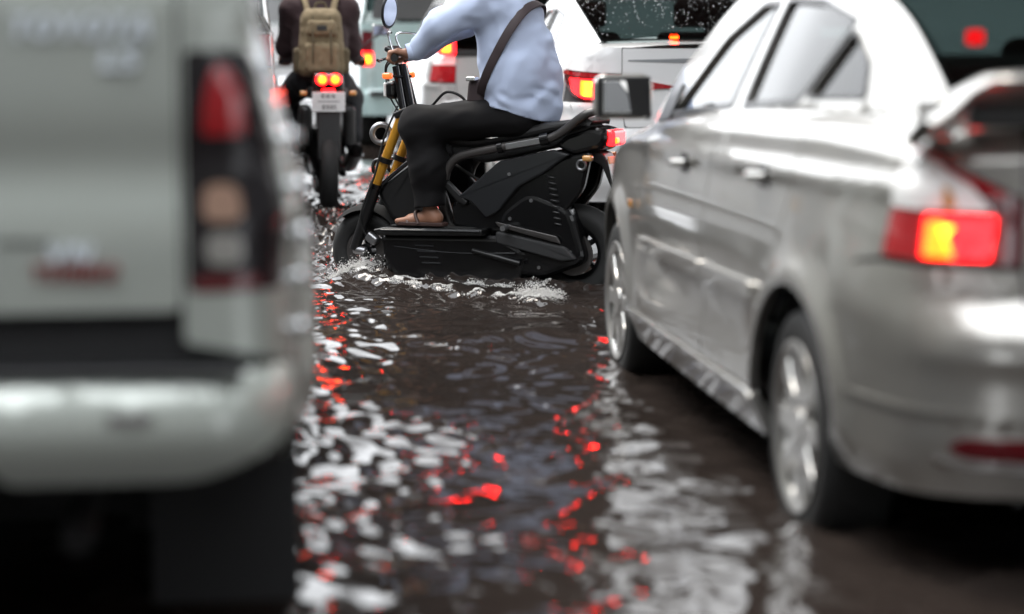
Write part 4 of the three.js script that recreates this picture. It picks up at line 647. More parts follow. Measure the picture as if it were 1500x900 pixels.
    part('seat_rail', tube([[0.085, 0.585, z * 1.12], [0.07, 0.63, z * 1.14], [0.02, 0.685, z * 1.16], [-0.05, 0.708, z * 1.18], [-0.18, 0.735, z * 1.2], [-0.34, 0.765, z * 1.2], [-0.47, 0.792, z * 1.16], [-0.53, 0.825, z * 1.12], [-0.64, 0.905, z * 1.08], [-0.70, 0.925, z * 0.9]], 0.021, 90, 12), M.tubeBlack, bike);
    for (const [a0, h0, a1, h1] of [[-0.20, 0.740, -0.225, 0.745], [-0.42, 0.782, -0.46, 0.790]]) part('rail_clamp', rod([a0, h0, z * 1.2], [a1, h1, z * 1.19], 0.029), M.gloss, bike);
    part('rail_plate', at(rbox(0.18, 0.03, 0.008, 0.004), -0.335, 0.762, z * 1.2 + k * 0.020, 0, 0, -0.18), M.steel, bike);
    part('rear_indicator', rbox(0.05, 0.03, 0.04, 0.012).translate(-0.66, 0.70, k * 0.17), M.amberlens, bike); part('indicator_stalk', rod([-0.62, 0.70, k * 0.08], [-0.65, 0.70, k * 0.15], 0.007), M.black, bike);
    part('passenger_peg', rod([-0.24, 0.36, k * 0.12], [-0.25, 0.36, k * 0.23], 0.013), M.steel, bike);
    part('tail_ring', at(new THREE.TorusGeometry(0.022, 0.007, 8, 24), -0.615, 0.665, k * 0.135), M.steel, bike);
  }
  part('grab_bar', tube([[-0.70, 0.925, -0.12], [-0.735, 0.93, -0.06], [-0.742, 0.93, 0], [-0.735, 0.93, 0.06], [-0.70, 0.925, 0.12]], 0.021, 24, 12), M.tubeBlack, bike);
  part('seat', ext([[0.10, 0.745], [-0.05, 0.735], [-0.30, 0.775], [-0.64, 0.85], [-0.68, 0.875], [-0.60, 0.885], [-0.42, 0.862], [-0.26, 0.825], [-0.05, 0.815], [0.07, 0.80]], 0.27, 0.03, 0.03), M.vinyl, bike);
  part('seat_base', ext([[0.08, 0.70], [-0.10, 0.66], [-0.45, 0.74], [-0.66, 0.82], [-0.64, 0.855], [-0.30, 0.775], [0.08, 0.745]], 0.20, 0.02, 0.02), M.matte, bike);
  part('tail_fairing', ext([[-0.46, 0.755], [-0.56, 0.70], [-0.70, 0.735], [-0.735, 0.775], [-0.73, 0.83], [-0.66, 0.85], [-0.52, 0.81]], 0.22, 0.03, 0.03), M.gloss, bike);
  const tl = group('tail_lamp', bike);
  part('lens', rbox(0.05, 0.075, 0.17, 0.018).translate(-0.735, 0.792, 0), M.litRed, tl); part('lit_bulb', rbox(0.03, 0.03, 0.05, 0.01).translate(-0.752, 0.780, -0.045), M.litOrange, tl);
  lampLight(-0.82, 0.79, 0, 0.05, bike);
  part('rear_mudguard', ext([[-0.60, 0.74], [-0.70, 0.72], [-0.79, 0.48], [-0.775, 0.47], [-0.69, 0.66], [-0.60, 0.70]], 0.13, 0.02, 0.008), M.plastic, bike);
  const np = group('number_plate', bike); np.position.set(-0.745, 0.64, 0); np.rotation.z = -0.22;
  part('plate', rbox(0.006, 0.13, 0.19, 0.003), M.platewhite, np); part('plate_header', rbox(0.008, 0.035, 0.19, 0.003).translate(-0.001, 0.048, 0), M.plateorange, np);
  for (const z of [-0.05, 0, 0.05]) part('plate_mark', rbox(0.004, 0.03, 0.018, 0.001).translate(-0.005, -0.02, z), M.ink, np);
  for (const k of [-1, 1]) {
    for (const [x, y] of [[-0.56, 0.25], [-0.40, 0.17], [-0.26, 0.20], [-0.25, 0.40], [-0.36, 0.49]]) part('cover_bolt', rod([x, y, k * 0.13], [x, y, k * 0.142], 0.009, 0.009, 6), M.steel, bike);
    for (let i = 0; i < 4; i++) part('belly_vent', at(rbox(0.10, 0.008, 0.006, 0.002), 0.16 + i * 0.012, 0.17 + i * 0.028, k * 0.152), M.plastic2, bike);
    part('belly_seam', tube([[-0.28, 0.235, k * 0.149], [0.05, 0.225, k * 0.151], [0.36, 0.245, k * 0.149]], 0.0035, 20, 6), M.plastic2, bike);
    part('floor_trim', tube([[-0.12, 0.338, k * 0.203], [0.2, 0.332, k * 0.204], [0.41, 0.326, k * 0.20]], 0.006, 20, 6), M.plastic2, bike);
  }
  part('brake_hose', tube([[0.36, 0.93, -0.10], [0.42, 0.78, -0.125], [0.47, 0.60, -0.13], [0.56, 0.36, -0.12], [0.53, 0.26, -0.085]], 0.0055, 40, 8), M.rubber, bike);
  part('brake_caliper', at(rbox(0.07, 0.05, 0.045, 0.014), 0.515, 0.27, -0.078, 0, 0, 0.6), M.steel, bike);
  part('chain_guard', ext([[-0.52, 0.29], [-0.20, 0.36], [-0.18, 0.385], [-0.50, 0.325]], 0.012, 0.008, 0.004, -0.155), M.tubeBlack, bike);
  part('wiring', tube([[0.30, 0.85, -0.03], [0.22, 0.70, -0.05], [0.10, 0.66, -0.06], [0.02, 0.62, -0.07], [-0.08, 0.56, -0.06]], 0.008, 40, 8), M.rubber, bike);
  part('side_stand', rod([-0.06, 0.24, -0.15], [-0.32, 0.19, -0.18], 0.012), M.black, bike);
  part('battery_box', rbox(0.16, 0.22, 0.18, 0.02).translate(-0.12, 0.42, 0), M.matte, bike);
  part('cable_bundle', [tube([[0.20, 0.93, -0.05], [0.10, 1.00, -0.08], [0.02, 0.96, -0.06], [0.05, 0.86, -0.03]], 0.007, 30, 8)], M.rubber, bike);
}
// ---------------------------------------------------------------- people
const bone = (a, ra, b, rb) => [...a, ra, ...b, rb];
function cloth(bones, k, { cut, wrinkle = 0.006, fr = [9, 22, 9], cell = 0.010, pad = 0.03, extra, sx = 1 }) {
  const f0 = field(bones, k), [lo, hi] = boxOf(bones, pad);
  const f = (x, y, z) => { let d = f0(x, y, z); if (extra) d = extra(x, y, z, d); if (d < 0.06) { const w = n3(x * fr[0] + 0.5 * n3(y * 6, z * 6, 1), y * fr[1] + x * fr[2] * 1.2, z * fr[0]); d += wrinkle * (w * 0.9); } return cut ? Math.max(d, cut(x, y, z)) : d; };
  return [sdfMesh(f, lo, hi, cell), f];
}
function headBones(c, dir) { // c centre of skull; dir facing unit [x,z]
  const p = (f, h, s = 0) => [c[0] + dir[0] * f - dir[1] * s, c[1] + h, c[2] + dir[1] * f + dir[0] * s];
  return [[...p(-0.015, 0.03), 0.088, ...p(0.02, 0.03), 0.08], [...p(0.03, -0.02), 0.068, ...p(0.045, -0.085), 0.040], [...p(0.095, 0.0), 0.012, ...p(0.112, -0.035), 0.015], [...p(0.085, -0.068, -0.018), 0.010, ...p(0.085, -0.068, 0.018), 0.010], [...p(-0.01, -0.015, 0.085), 0.012, ...p(-0.01, -0.045, 0.082), 0.010], [...p(-0.01, -0.015, -0.085), 0.012, ...p(-0.01, -0.045, -0.082), 0.010], [...p(0.088, 0.012, 0.033), 0.011, ...p(0.088, 0.012, 0.034), 0.011], [...p(0.088, 0.012, -0.033), 0.011, ...p(0.088, 0.012, -0.034), 0.011]];
}
// a hand closed on a bar: c centre of the grip, D along the bar outwards, F forwards
function gripHand(c, D, F, wrist, s = 1) {
  const p = (f, h, w) => [c.x + F.x * f * s + D.x * w, c.y + h * s, c.z + F.z * f * s + D.z * w], B = [];
  [-0.030, -0.010, 0.010, 0.029].forEach((w, i) => { const l = [0.95, 1.05, 1, 0.82][i], r = [0.0092, 0.0095, 0.009, 0.0078][i];
    B.push(bone(p(-0.012, 0.034, w), r * 1.15, p(0.022 * l, 0.024, w), r * 1.05), bone(p(0.022 * l, 0.024, w), r * 1.05, p(0.030 * l, -0.006, w), r), bone(p(0.030 * l, -0.006, w), r, p(0.008, -0.026 * l, w), r * 0.88)); });
  B.push(bone(p(-0.060, 0.022, -0.018), 0.017, p(-0.014, 0.028, -0.024), 0.0145), bone(p(-0.060, 0.022, 0.010), 0.016, p(-0.014, 0.028, 0.024), 0.013), bone(p(-0.058, 0.02, -0.004), 0.018, p(-0.016, 0.024, 0), 0.014));
  B.push(bone(p(-0.052, 0.008, -0.024), 0.014, p(-0.022, -0.012, -0.042), 0.011), bone(p(-0.022, -0.012, -0.042), 0.011, p(0.012, -0.022, -0.044), 0.009));
  B.push(bone(p(-0.058, 0.02, -0.004), 0.026, wrist, 0.028));
  return B;
}
{ // rider in the pale blue shirt
  const rider = thing('person', 'rider in pale blue long-sleeved shirt, black trousers and sandals with dark shoulder strap', 'person', [BIKE.x, 0, BIKE.z], BIKE.turn);
  const D = V(0.342, 0, 0.940), F = V(0.940, 0, -0.342), gL = V(0.405, 1.155, 0).addScaledVector(D, -0.305).add(V(-0.016, 0.011, 0)), gR = V(0.405, 1.155, 0).addScaledVector(D, 0.305).add(V(-0.016, 0.011, 0));
  const wL = [gL.x - 0.105, gL.y + 0.035, gL.z + 0.03], wR = [gR.x - 0.105, gR.y + 0.035, gR.z - 0.03], eL = [0.045, 1.322, -0.285], eR = [0.14, 1.35, 0.22], sL = [-0.14, 1.435, -0.185], sR = [-0.14, 1.435, 0.185];
  const hip = [-0.30, 0.925, 0], hL = [-0.29, 0.905, -0.09], hR = [-0.29, 0.905, 0.09], kL = [0.215, 0.838, -0.165], kR = [0.215, 0.838, 0.165], aL = [0.165, 0.425, -0.15], aR = [0.165, 0.425, 0.15];
  const foot = (a, s) => [bone(a, 0.038, [a[0] - 0.03, 0.392, a[2]], 0.036), bone([a[0] - 0.02, 0.395, a[2]], 0.036, [a[0] + 0.10, 0.382, a[2] + s * 0.004], 0.027), bone([a[0] + 0.10, 0.380, a[2] - 0.022], 0.018, [a[0] + 0.165, 0.372, a[2] - 0.026], 0.013), ...[-0.006, 0.010, 0.023, 0.034].map((z, i) => bone([a[0] + 0.10, 0.378, a[2] + z * 0.9], 0.013, [a[0] + 0.158 - i * 0.010, 0.371, a[2] + z], 0.009))];
  const core = [bone(hip, 0.115, [-0.265, 1.10, 0], 0.11), bone([-0.265, 1.10, 0], 0.11, [-0.215, 1.34, 0], 0.12), bone([-0.22, 1.32, -0.07], 0.10, [-0.22, 1.32, 0.07], 0.10), bone([-0.19, 1.42, -0.13], 0.06, [-0.19, 1.42, 0.13], 0.06), bone([-0.19, 1.40, 0], 0.06, [-0.165, 1.56, 0], 0.052)];
  const arm = (s, e, w) => [bone(s, 0.052, e, 0.040), bone(e, 0.040, w, 0.028)], leg = (h, k, a) => [bone(h, 0.085, k, 0.056), bone(k, 0.056, [lerp(k[0], a[0], 0.4) - 0.02, lerp(k[1], a[1], 0.4), a[2]], 0.052), bone([lerp(k[0], a[0], 0.4) - 0.02, lerp(k[1], a[1], 0.4), a[2]], 0.052, a, 0.034)];
  const bodyB = [...core, ...arm(sL, eL, wL), ...arm(sR, eR, wR), ...leg(hL, kL, aL), ...leg(hR, kR, aR)];
  const geos = [sdfMesh(field(bodyB, 0.05), ...boxOf(bodyB), 0.013)];
  for (const [a, s] of [[aL, -1], [aR, 1]]) { const B = foot(a, s); geos.push(sdfMesh(field(B, 0.014), ...boxOf(B, 0.01), 0.004)); }
  geos.push(sdfMesh(field(gripHand(gL, D.clone().negate(), F, wL), 0.009), ...boxOf(gripHand(gL, D.clone().negate(), F, wL), 0.012), 0.0033), sdfMesh(field(gripHand(gR, D, F, wR), 0.009), ...boxOf(gripHand(gR, D, F, wR), 0.012), 0.0033));
  const hc = [-0.125, 1.675, 0], hb = [...headBones(hc, [1, 0]), bone([-0.15, 1.58, 0], 0.056, [-0.168, 1.50, 0], 0.058)]; geos.push(sdfMesh(field(hb, 0.02), ...boxOf(hb, 0.02), 0.0045));
  part('body', geos, M.skin, rider);
  // shirt: loose, tucked out over the hips
  const shB = [bone([-0.255, 0.95, -0.05], 0.160, [-0.240, 1.10, -0.05], 0.155), bone([-0.255, 0.95, 0.05], 0.160, [-0.240, 1.10, 0.05], 0.155), bone([-0.240, 1.10, -0.06], 0.152, [-0.190, 1.33, -0.07], 0.145), bone([-0.240, 1.10, 0.06], 0.152, [-0.190, 1.33, 0.07], 0.145), bone([-0.150, 1.42, -0.14], 0.083, [-0.150, 1.42, 0.14], 0.083), bone([-0.155, 1.44, 0], 0.08, [-0.130, 1.50, 0], 0.066), bone([-0.340, 0.92, 0], 0.11, [-0.265, 1.2, 0], 0.13),
    bone(sL, 0.092, eL, 0.060), bone(eL, 0.060, [wL[0] + 0.005, wL[1] + 0.0, wL[2]], 0.050), bone(sR, 0.092, eR, 0.068), bone(eR, 0.068, wR, 0.050)];
  const hem = (x, y, z) => { const hemY = 0.955 + (x + 0.1) * 0.28 + 0.004 * Math.sin(x * 30 + z * 18) ; return Math.max(hemY - y - 4 * Math.max(0, x + 0.02), -1); };
  const wristCut = (x, y, z) => Math.max(z < -0.05 ? x - (wL[0] + 0.022) : -1, z > 0.05 ? x - (wR[0] + 0.022) : -1, y - 1.525);
  const fold = (x, y, z, d) => { if (d > 0.06) return d; const q = (x + 0.05) * 0.85 + (y - 1.05) * 0.55; return d + 0.009 * Math.sin(q * 40 + 2.6 * n3(x * 3.5, y * 3.5, z * 3.5)) * sst(-x, 0.02, 0.2) * (0.5 + 0.5 * n3(x * 4 + 3, y * 3, z * 4)) + 0.0042 * Math.sin((x * 0.6 - y * 0.85) * 78 + 3.0 * n3(x * 4, y * 4, z * 4 + 5)) * Math.max(0, n3(x * 5, y * 4 + 7, z * 5)); };
  const [shG, shF] = cloth(shB, 0.075, { cut: (x, y, z) => Math.max(hem(x, y, z), wristCut(x, y, z)), extra: fold, cell: 0.0085, wrinkle: 0.004, fr: [4.5, 8, 5] });
  const shirt = part('shirt', shG, M.shirt, rider);
  for (const [w, g] of [[wL, gL], [wR, gR]]) part('cuff', (() => { const a = V(...w), b = V(g.x - 0.055, g.y + 0.022, g.z), d = b.clone().sub(a).normalize(); return at(new THREE.CylinderGeometry(0.041, 0.046, 0.06, 24, 1, true), 0, 0, 0).applyQuaternion(new THREE.Quaternion().setFromUnitVectors(V(0, 1, 0), d)).translate(a.x + d.x * 0.022, a.y + d.y * 0.022, a.z + d.z * 0.022); })(), M.shirt, shirt);
  part('collar', at(new THREE.TorusGeometry(0.064, 0.017, 10, 32).rotateX(PI / 2), -0.135, 1.515, 0, 0, 0, -0.25), M.shirt, shirt);
  part('belt', at(new THREE.TorusGeometry(0.128, 0.014, 8, 40).rotateX(PI / 2).scale(1, 1.3, 1.15), -0.262, 0.975, 0), M.strap, rider);
  // trousers
  const trB = [bone([-0.27, 0.93, 0], 0.11, [-0.25, 1.0, 0], 0.10), bone([-0.27, 0.90, -0.06], 0.105, [-0.27, 0.90, 0.06], 0.105)];
  for (const [h, k, a] of [[hL, kL, aL], [hR, kR, aR]]) trB.push(bone([h[0] + 0.03, h[1] - 0.01, h[2]], 0.102, k, 0.090), bone(k, 0.088, [0.165, 0.64, a[2]], 0.088), bone([0.165, 0.64, a[2]], 0.088, [0.17, 0.44, a[2]], 0.076));
  const [trG] = cloth(trB, 0.06, { cut: (x, y, z) => 0.447 - 0.10 * (x - 0.16) - y, cell: 0.010, wrinkle: 0.006, fr: [4, 9, 4] });
  part('trousers', trG, M.trouser, rider);
  for (const a of [aL, aR]) {
    const sole = new THREE.Shape(poly([[-0.075, -0.034], [0.03, -0.036], [0.12, -0.05], [0.18, -0.035], [0.185, 0.0], [0.16, 0.036], [0.09, 0.046], [0.02, 0.034], [-0.075, 0.034], [-0.088, 0]], 0.03).map((p) => new THREE.Vector2(...p)));
    const sn = group('sandal', rider);
    part('sole', at(new THREE.ExtrudeGeometry(sole, { depth: 0.012, bevelEnabled: true, bevelSize: 0.003, bevelThickness: 0.003, bevelSegments: 2 }), a[0], 0.356, a[2], -PI / 2), M.sandal, sn);
    for (const [x0, x1, h] of [[0.10, 0.115, 0.026], [0.045, 0.07, 0.052]]) part('band', tube([[a[0] + x0, 0.362, a[2] - 0.043], [a[0] + x1, 0.362 + h, a[2] - 0.022], [a[0] + x1, 0.367 + h, a[2]], [a[0] + x1, 0.362 + h, a[2] + 0.022], [a[0] + x0, 0.362, a[2] + 0.043]], 0.009, 20, 8), M.sandal, sn);
  }
  // shoulder strap: a band that hugs the shirt on a slanting plane
  { const o = V(-0.205, 1.20, 0), a1 = V(0.46, -0.86, -0.10).normalize(), a2 = V(0.03, 0.12, 1).normalize(), nn = a1.clone().cross(a2).normalize(), rows = [];
    const reach = (p, d) => { let t = 0.02; for (; t < 0.6; t += 0.006) if (shF(p.x + d.x * t, p.y + d.y * t, p.z + d.z * t) > 0.004) break; return t; };
    const N = 90, rs = []; for (let i = 0; i < N; i++) { const th = i / N * 2 * PI, d = a1.clone().multiplyScalar(Math.cos(th)).addScaledVector(a2, Math.sin(th)).normalize(); rs.push([d, Math.min(0.36, reach(o, d))]); }
    for (let i = 0; i <= N; i++) { const [d] = rs[i % N]; let t = 0; for (let j = -3; j <= 3; j++) t += rs[(i + j + N) % N][1] / 7; const p = o.clone().addScaledVector(d, t); rows.push([[-0.021, -0.004], [-0.021, 0.007], [0.021, 0.007], [0.021, -0.004]].map(([w, h]) => p.clone().addScaledVector(nn, w).addScaledVector(d, h))); }
    const strap = thing('shoulder_strap', 'dark brown strap slung across the blue shirt of the rider', 'strap', [BIKE.x, 0, BIKE.z], BIKE.turn); part('band', loft(rows, true), M.strap, strap);
    const bagAt = o.clone().addScaledVector(a1, rs[0][1] + 0.02); part('pouch', at(rbox(0.10, 0.13, 0.20, 0.03), -0.075, 1.0, -0.05, 0, 0, 0.1), M.strap, strap); part('buckle', at(rbox(0.05, 0.02, 0.05, 0.006), -0.06, 1.065, -0.15), M.chrome, strap); }
  // open-face helmet
  const hm = part('helmet', at(new THREE.SphereGeometry(0.135, 36, 24, 0, 2 * PI, 0, PI * 0.62), hc[0] - 0.005, hc[1] + 0.035, 0, 0, 0, 0.12), M.helmet, rider);
  part('chin_strap', tube([[hc[0], hc[1] - 0.03, -0.1], [hc[0] + 0.03, hc[1] - 0.125, 0], [hc[0], hc[1] - 0.03, 0.1]], 0.008, 20, 6), M.strap, hm);
}
// ---- the far motorcycle and its rider with the backpack (local +x right, forward -z)
const far = thing('motorcycle', 'dark motorcycle seen from behind with twin lit tail lamps and white number plate', 'motorcycle', [0.665, 0, -15.6]);
{
  const wheel = (z, R) => { const g = group('wheel', far); g.position.set(0, R, z); g.rotation.z = PI / 2; part('tyre', lathe([[R - 0.09, -0.04], [R - 0.05, -0.06], [R - 0.012, -0.045], [R, 0], [R - 0.012, 0.045], [R - 0.05, 0.06], [R - 0.09, 0.04]], 40), M.rubber, g); part('rim', new THREE.TorusGeometry(R - 0.09, 0.02, 8, 36).rotateX(PI / 2), M.black, g); for (let k = 0; k < 6; k++) part('spoke', at(rbox(R - 0.1, 0.02, 0.02, 0.006).translate((R - 0.1) / 2, 0, 0), 0, 0, 0, 0, k * PI / 3), M.black, g); };
  wheel(0.36, 0.30); wheel(-0.98, 0.30);
  part('swing_arm', [tube([[-0.10, 0.30, 0.38], [-0.10, 0.34, 0], [-0.08, 0.42, -0.3], [0.08, 0.42, -0.3], [0.10, 0.34, 0], [0.10, 0.30, 0.38]], 0.025, 50, 8)], M.black, far);
  part('engine', rbox(0.30, 0.34, 0.42, 0.06).translate(0, 0.42, -0.38), M.matte, far);
  part('exhaust', [tube([[0.14, 0.32, -0.4], [0.17, 0.34, 0.0], [0.19, 0.46, 0.42]], 0.05, 30, 14)], M.steel, far);
  part('frame', tube([[0, 0.85, 0.38], [0, 0.74, 0.0], [0, 0.72, -0.3], [0, 0.9, -0.62], [0, 0.35, -0.95]], 0.04, 50, 10), M.black, far);
  part('fuel_tank', sphere(0.16, 0, 0.90, -0.42, 1, 0.8, 1.5), M.gloss, far); part('seat', rbox(0.28, 0.09, 0.70, 0.04).translate(0, 0.86, 0.02), M.vinyl, far);
  for (const k of [-1, 1]) part('side_cover', rbox(0.09, 0.30, 0.46, 0.04).translate(k * 0.15, 0.62, 0.12), M.plastic, far);
  part('tail_fairing', at(rbox(0.22, 0.14, 0.30, 0.05), 0, 0.93, 0.36, 0.25), M.gloss, far);
  const lm = group('tail_lamp', far); part('housing', rbox(0.20, 0.085, 0.05, 0.02).translate(0, 0.955, 0.49), M.darkred, lm);
  for (const x of [-0.042, 0.046]) { part('lit_lens', sphere(0.046, x, 0.955, 0.515, 1, 0.9, 0.4), M.litRed, lm); part('lit_bulb', sphere(0.032, x, 0.955, 0.53, 1, 1, 0.4), M.litOrange, lm); part('lit_filament', sphere(0.019, x, 0.955, 0.542, 1, 1, 0.3), M.litYellow, lm); }
  part('reflector', rbox(0.09, 0.022, 0.01, 0.004).translate(0, 0.886, 0.50), M.litRed, lm); lampLight(0, 0.955, 0.64, 0.06, far);  // the reflector glows by its own material, though it is no lamp
  part('mudguard', at(rbox(0.16, 0.52, 0.03, 0.012), 0, 0.66, 0.50, -0.12), M.plastic, far);
  const np = group('number_plate', far); part('plate', rbox(0.225, 0.135, 0.006, 0.003).translate(0, 0.803, 0.535), M.platewhite, np);
  for (const [x, y, w, h] of [[-0.038, 0.842, 0.024, 0.022], [-0.002, 0.842, 0.026, 0.022], [0.034, 0.842, 0.024, 0.022], [-0.033, 0.768, 0.022, 0.026], [-0.004, 0.768, 0.020, 0.026], [0.022, 0.768, 0.018, 0.026], [0.044, 0.768, 0.014, 0.026]]) part('plate_character', (() => { const o = rbox(w, h * 0.28, 0.003, 0.001); return merge([o.clone().translate(x, y + h * 0.36, 0.539), o.clone().translate(x, y - h * 0.36, 0.539), rbox(w * 0.3, h, 0.003, 0.001).translate(x - w * 0.34, y, 0.5395)]); })(), M.ink, np);
  part('plate_province', rbox(0.15, 0.007, 0.003, 0.001).translate(0, 0.806, 0.539), M.greyline, np);
  part('handlebar', tube([[-0.31, 1.06, -0.45], [-0.17, 1.07, -0.62], [0, 1.03, -0.66], [0.17, 1.07, -0.62], [0.31, 1.06, -0.45]], 0.014, 40, 8), M.black, far);
  for (const k of [-1, 1]) { const m = group('mirror', far); part('mirror_stem', tube([[k * 0.22, 1.07, -0.62], [k * 0.34, 1.2, -0.6], [k * 0.42, 1.25, -0.58]], 0.006, 16, 6), M.black, m); part('mirror_glass', rbox(0.13, 0.08, 0.02, 0.02).translate(k * 0.44, 1.29, -0.57), M.mirror, m); part('indicator', rbox(0.05, 0.035, 0.04, 0.012).translate(k * 0.17, 0.86, 0.46), M.amberlens, far); part('foot_peg', rod([k * 0.12, 0.40, -0.05], [k * 0.27, 0.40, -0.05], 0.014), M.steel, far); }
}
{
  const p = thing('person', 'rider in dark maroon jacket with olive-tan backpack, on the motorcycle with twin tail lamps', 'person', [0.665, 0, -15.6]), X = -0.035;
  const hip = [X, 0.98, 0.05], ch = [X, 1.33, -0.02], sL = [X - 0.19, 1.43, -0.03], sR = [X + 0.19, 1.43, -0.03], eL = [X - 0.235, 1.17, -0.16], eR = [X + 0.23, 1.17, -0.16], wL = [-0.25, 1.085, -0.40], wR = [0.24, 1.085, -0.40];
  const legs = (k) => ({ h: [X + k * 0.10, 0.95, 0.02], kn: [X + k * 0.24, 0.80, -0.42], an: [k * 0.20, 0.47, -0.10] });
  const B = [bone(hip, 0.12, ch, 0.12), bone([X - 0.09, 1.36, -0.02], 0.085, [X + 0.09, 1.36, -0.02], 0.085), bone(sL, 0.055, sR, 0.055), bone([X, 1.40, -0.02], 0.06, [X, 1.55, -0.05], 0.055), bone(sL, 0.055, eL, 0.042), bone(eL, 0.042, wL, 0.03), bone(sR, 0.055, eR, 0.042), bone(eR, 0.042, wR, 0.03)];
  for (const k of [-1, 1]) { const l = legs(k); B.push(bone(l.h, 0.09, l.kn, 0.058), bone(l.kn, 0.056, l.an, 0.036)); }
  const geos = [sdfMesh(field(B, 0.05), ...boxOf(B), 0.015)];
  for (const [w, k] of [[wL, -1], [wR, 1]]) { const D = V(k * 0.9, 0, 0.42).normalize(), F = V(0.42 * k * 0.5, 0, -0.9).normalize(), HB = gripHand(V(k * 0.28, 1.063, -0.475), D, F, w); geos.push(sdfMesh(field(HB, 0.009), ...boxOf(HB, 0.012), 0.0045)); }
  const hc = [X, 1.665, -0.07], HB = headBones(hc, [0, -1]); geos.push(sdfMesh(field(HB, 0.02), ...boxOf(HB, 0.02), 0.006));
  part('body', geos, M.skin, p);
  const J = [bone([X - 0.05, 0.98, 0.05], 0.145, [X - 0.06, 1.33, -0.02], 0.14), bone([X + 0.05, 0.98, 0.05], 0.145, [X + 0.06, 1.33, -0.02], 0.14), bone(sL, 0.082, sR, 0.082), bone(sL, 0.085, eL, 0.068), bone(eL, 0.066, wL, 0.048), bone(sR, 0.085, eR, 0.068), bone(eR, 0.066, wR, 0.048), bone([X, 1.42, -0.03], 0.075, [X, 1.50, -0.04], 0.068)];
  part('jacket', cloth(J, 0.06, { cut: (x, y, z) => Math.max(0.90 - y - (Math.abs(x - X) > 0.2 ? 1 : 0), z < -0.25 ? -0.37 - z : -1, y - 1.53), cell: 0.012, wrinkle: 0.006, fr: [5, 9, 5] })[0], M.maroon, p);
  const T = [bone([X - 0.06, 0.95, 0.05], 0.135, [X + 0.06, 0.95, 0.05], 0.135)]; for (const k of [-1, 1]) { const l = legs(k); T.push(bone(l.h, 0.112, l.kn, 0.085), bone(l.kn, 0.083, [l.an[0], l.an[1] + 0.05, l.an[2]], 0.062)); }
  part('trousers', cloth(T, 0.05, { cut: (x, y) => Math.max(0.48 - y, y - 1.0), cell: 0.013, wrinkle: 0.005, fr: [5, 9, 5] })[0], M.jeans, p);
  for (const k of [-1, 1]) { const a = legs(k).an, S = [bone([a[0], a[1] - 0.02, a[2] + 0.03], 0.045, [a[0] + k * 0.01, 0.455, a[2] - 0.15], 0.034), bone([a[0], 0.455, a[2] + 0.04], 0.036, [a[0] + k * 0.015, 0.45, a[2] - 0.18], 0.03), bone(a, 0.046, [a[0], a[1] + 0.06, a[2]], 0.046)]; part('shoe', sdfMesh(field(S, 0.03), ...boxOf(S), 0.008), M.ink, p); }
  const hm = part('helmet', at(new THREE.SphereGeometry(0.135, 32, 22, 0, 2 * PI, 0, PI * 0.66), X, hc[1] + 0.03, hc[2], 0.12), M.ink, p); part('helmet_band', at(new THREE.TorusGeometry(0.128, 0.012, 8, 40).rotateX(PI / 2), X, hc[1] - 0.012, hc[2], 0.12), M.helmet, hm);
  // the backpack hangs on the rider's back
  const bp = thing('backpack', 'olive-tan backpack with straps worn by the rider in the maroon jacket', 'backpack', [0.665 + X, 0, -15.6]);
  const bag = (hx, hy, hz, r, cx, cy, cz, tap = 0) => (x, y, z) => { const k = 1 + tap * (y - cy) / hy; const q = [Math.abs(x - cx) * k - hx + r, Math.abs(y - cy) - hy + r, Math.abs(z - cz) - hz + r]; return Math.hypot(Math.max(q[0], 0), Math.max(q[1], 0), Math.max(q[2], 0)) + Math.min(0, Math.max(...q)) - r + 0.004 * n3(x * 14, y * 14, z * 14); };
  const mb = part('main_bag', sdfMesh(bag(0.155, 0.235, 0.10, 0.07, 0, 1.205, 0.235, 0.14), [-0.2, 0.94, 0.1], [0.2, 1.47, 0.36], 0.009), M.pack, bp);
  part('front_pocket', sdfMesh(bag(0.12, 0.105, 0.04, 0.035, 0, 1.10, 0.345), [-0.15, 0.97, 0.28], [0.15, 1.23, 0.41], 0.008), M.pack, bp);
  part('top_pocket', sdfMesh(bag(0.105, 0.055, 0.03, 0.028, 0, 1.305, 0.335, 0.1), [-0.13, 1.22, 0.28], [0.13, 1.39, 0.39], 0.008), M.pack, bp);
  for (const k of [-1, 1]) { part('side_pocket', sdfMesh(bag(0.03, 0.09, 0.06, 0.028, k * 0.165, 1.08, 0.24), [k * 0.165 - 0.05, 0.96, 0.15], [k * 0.165 + 0.05, 1.2, 0.33], 0.008), M.packdark, bp); part('shoulder_strap', tube([[k * 0.085, 1.40, 0.19], [k * 0.105, 1.49, 0.10], [k * 0.125, 1.515, -0.02], [k * 0.13, 1.45, -0.12], [k * 0.14, 1.25, -0.17], [k * 0.16, 1.05, -0.06], [k * 0.16, 1.02, 0.15]], 0.022, 40, 8), M.pack, bp); part('buckle_strap', tube([[k * 0.06, 1.39, 0.33], [k * 0.062, 1.25, 0.375], [k * 0.062, 1.10, 0.392], [k * 0.06, 0.99, 0.35]], 0.007, 20, 6), M.packdark, bp); }
  part('carry_loop', tube([[-0.04, 1.43, 0.18], [-0.03, 1.475, 0.18], [0.03, 1.475, 0.18], [0.04, 1.43, 0.18]], 0.009, 16, 6), M.packdark, bp); part('patch', rbox(0.07, 0.035, 0.006, 0.003).translate(0, 1.305, 0.368), M.ink, bp);
}
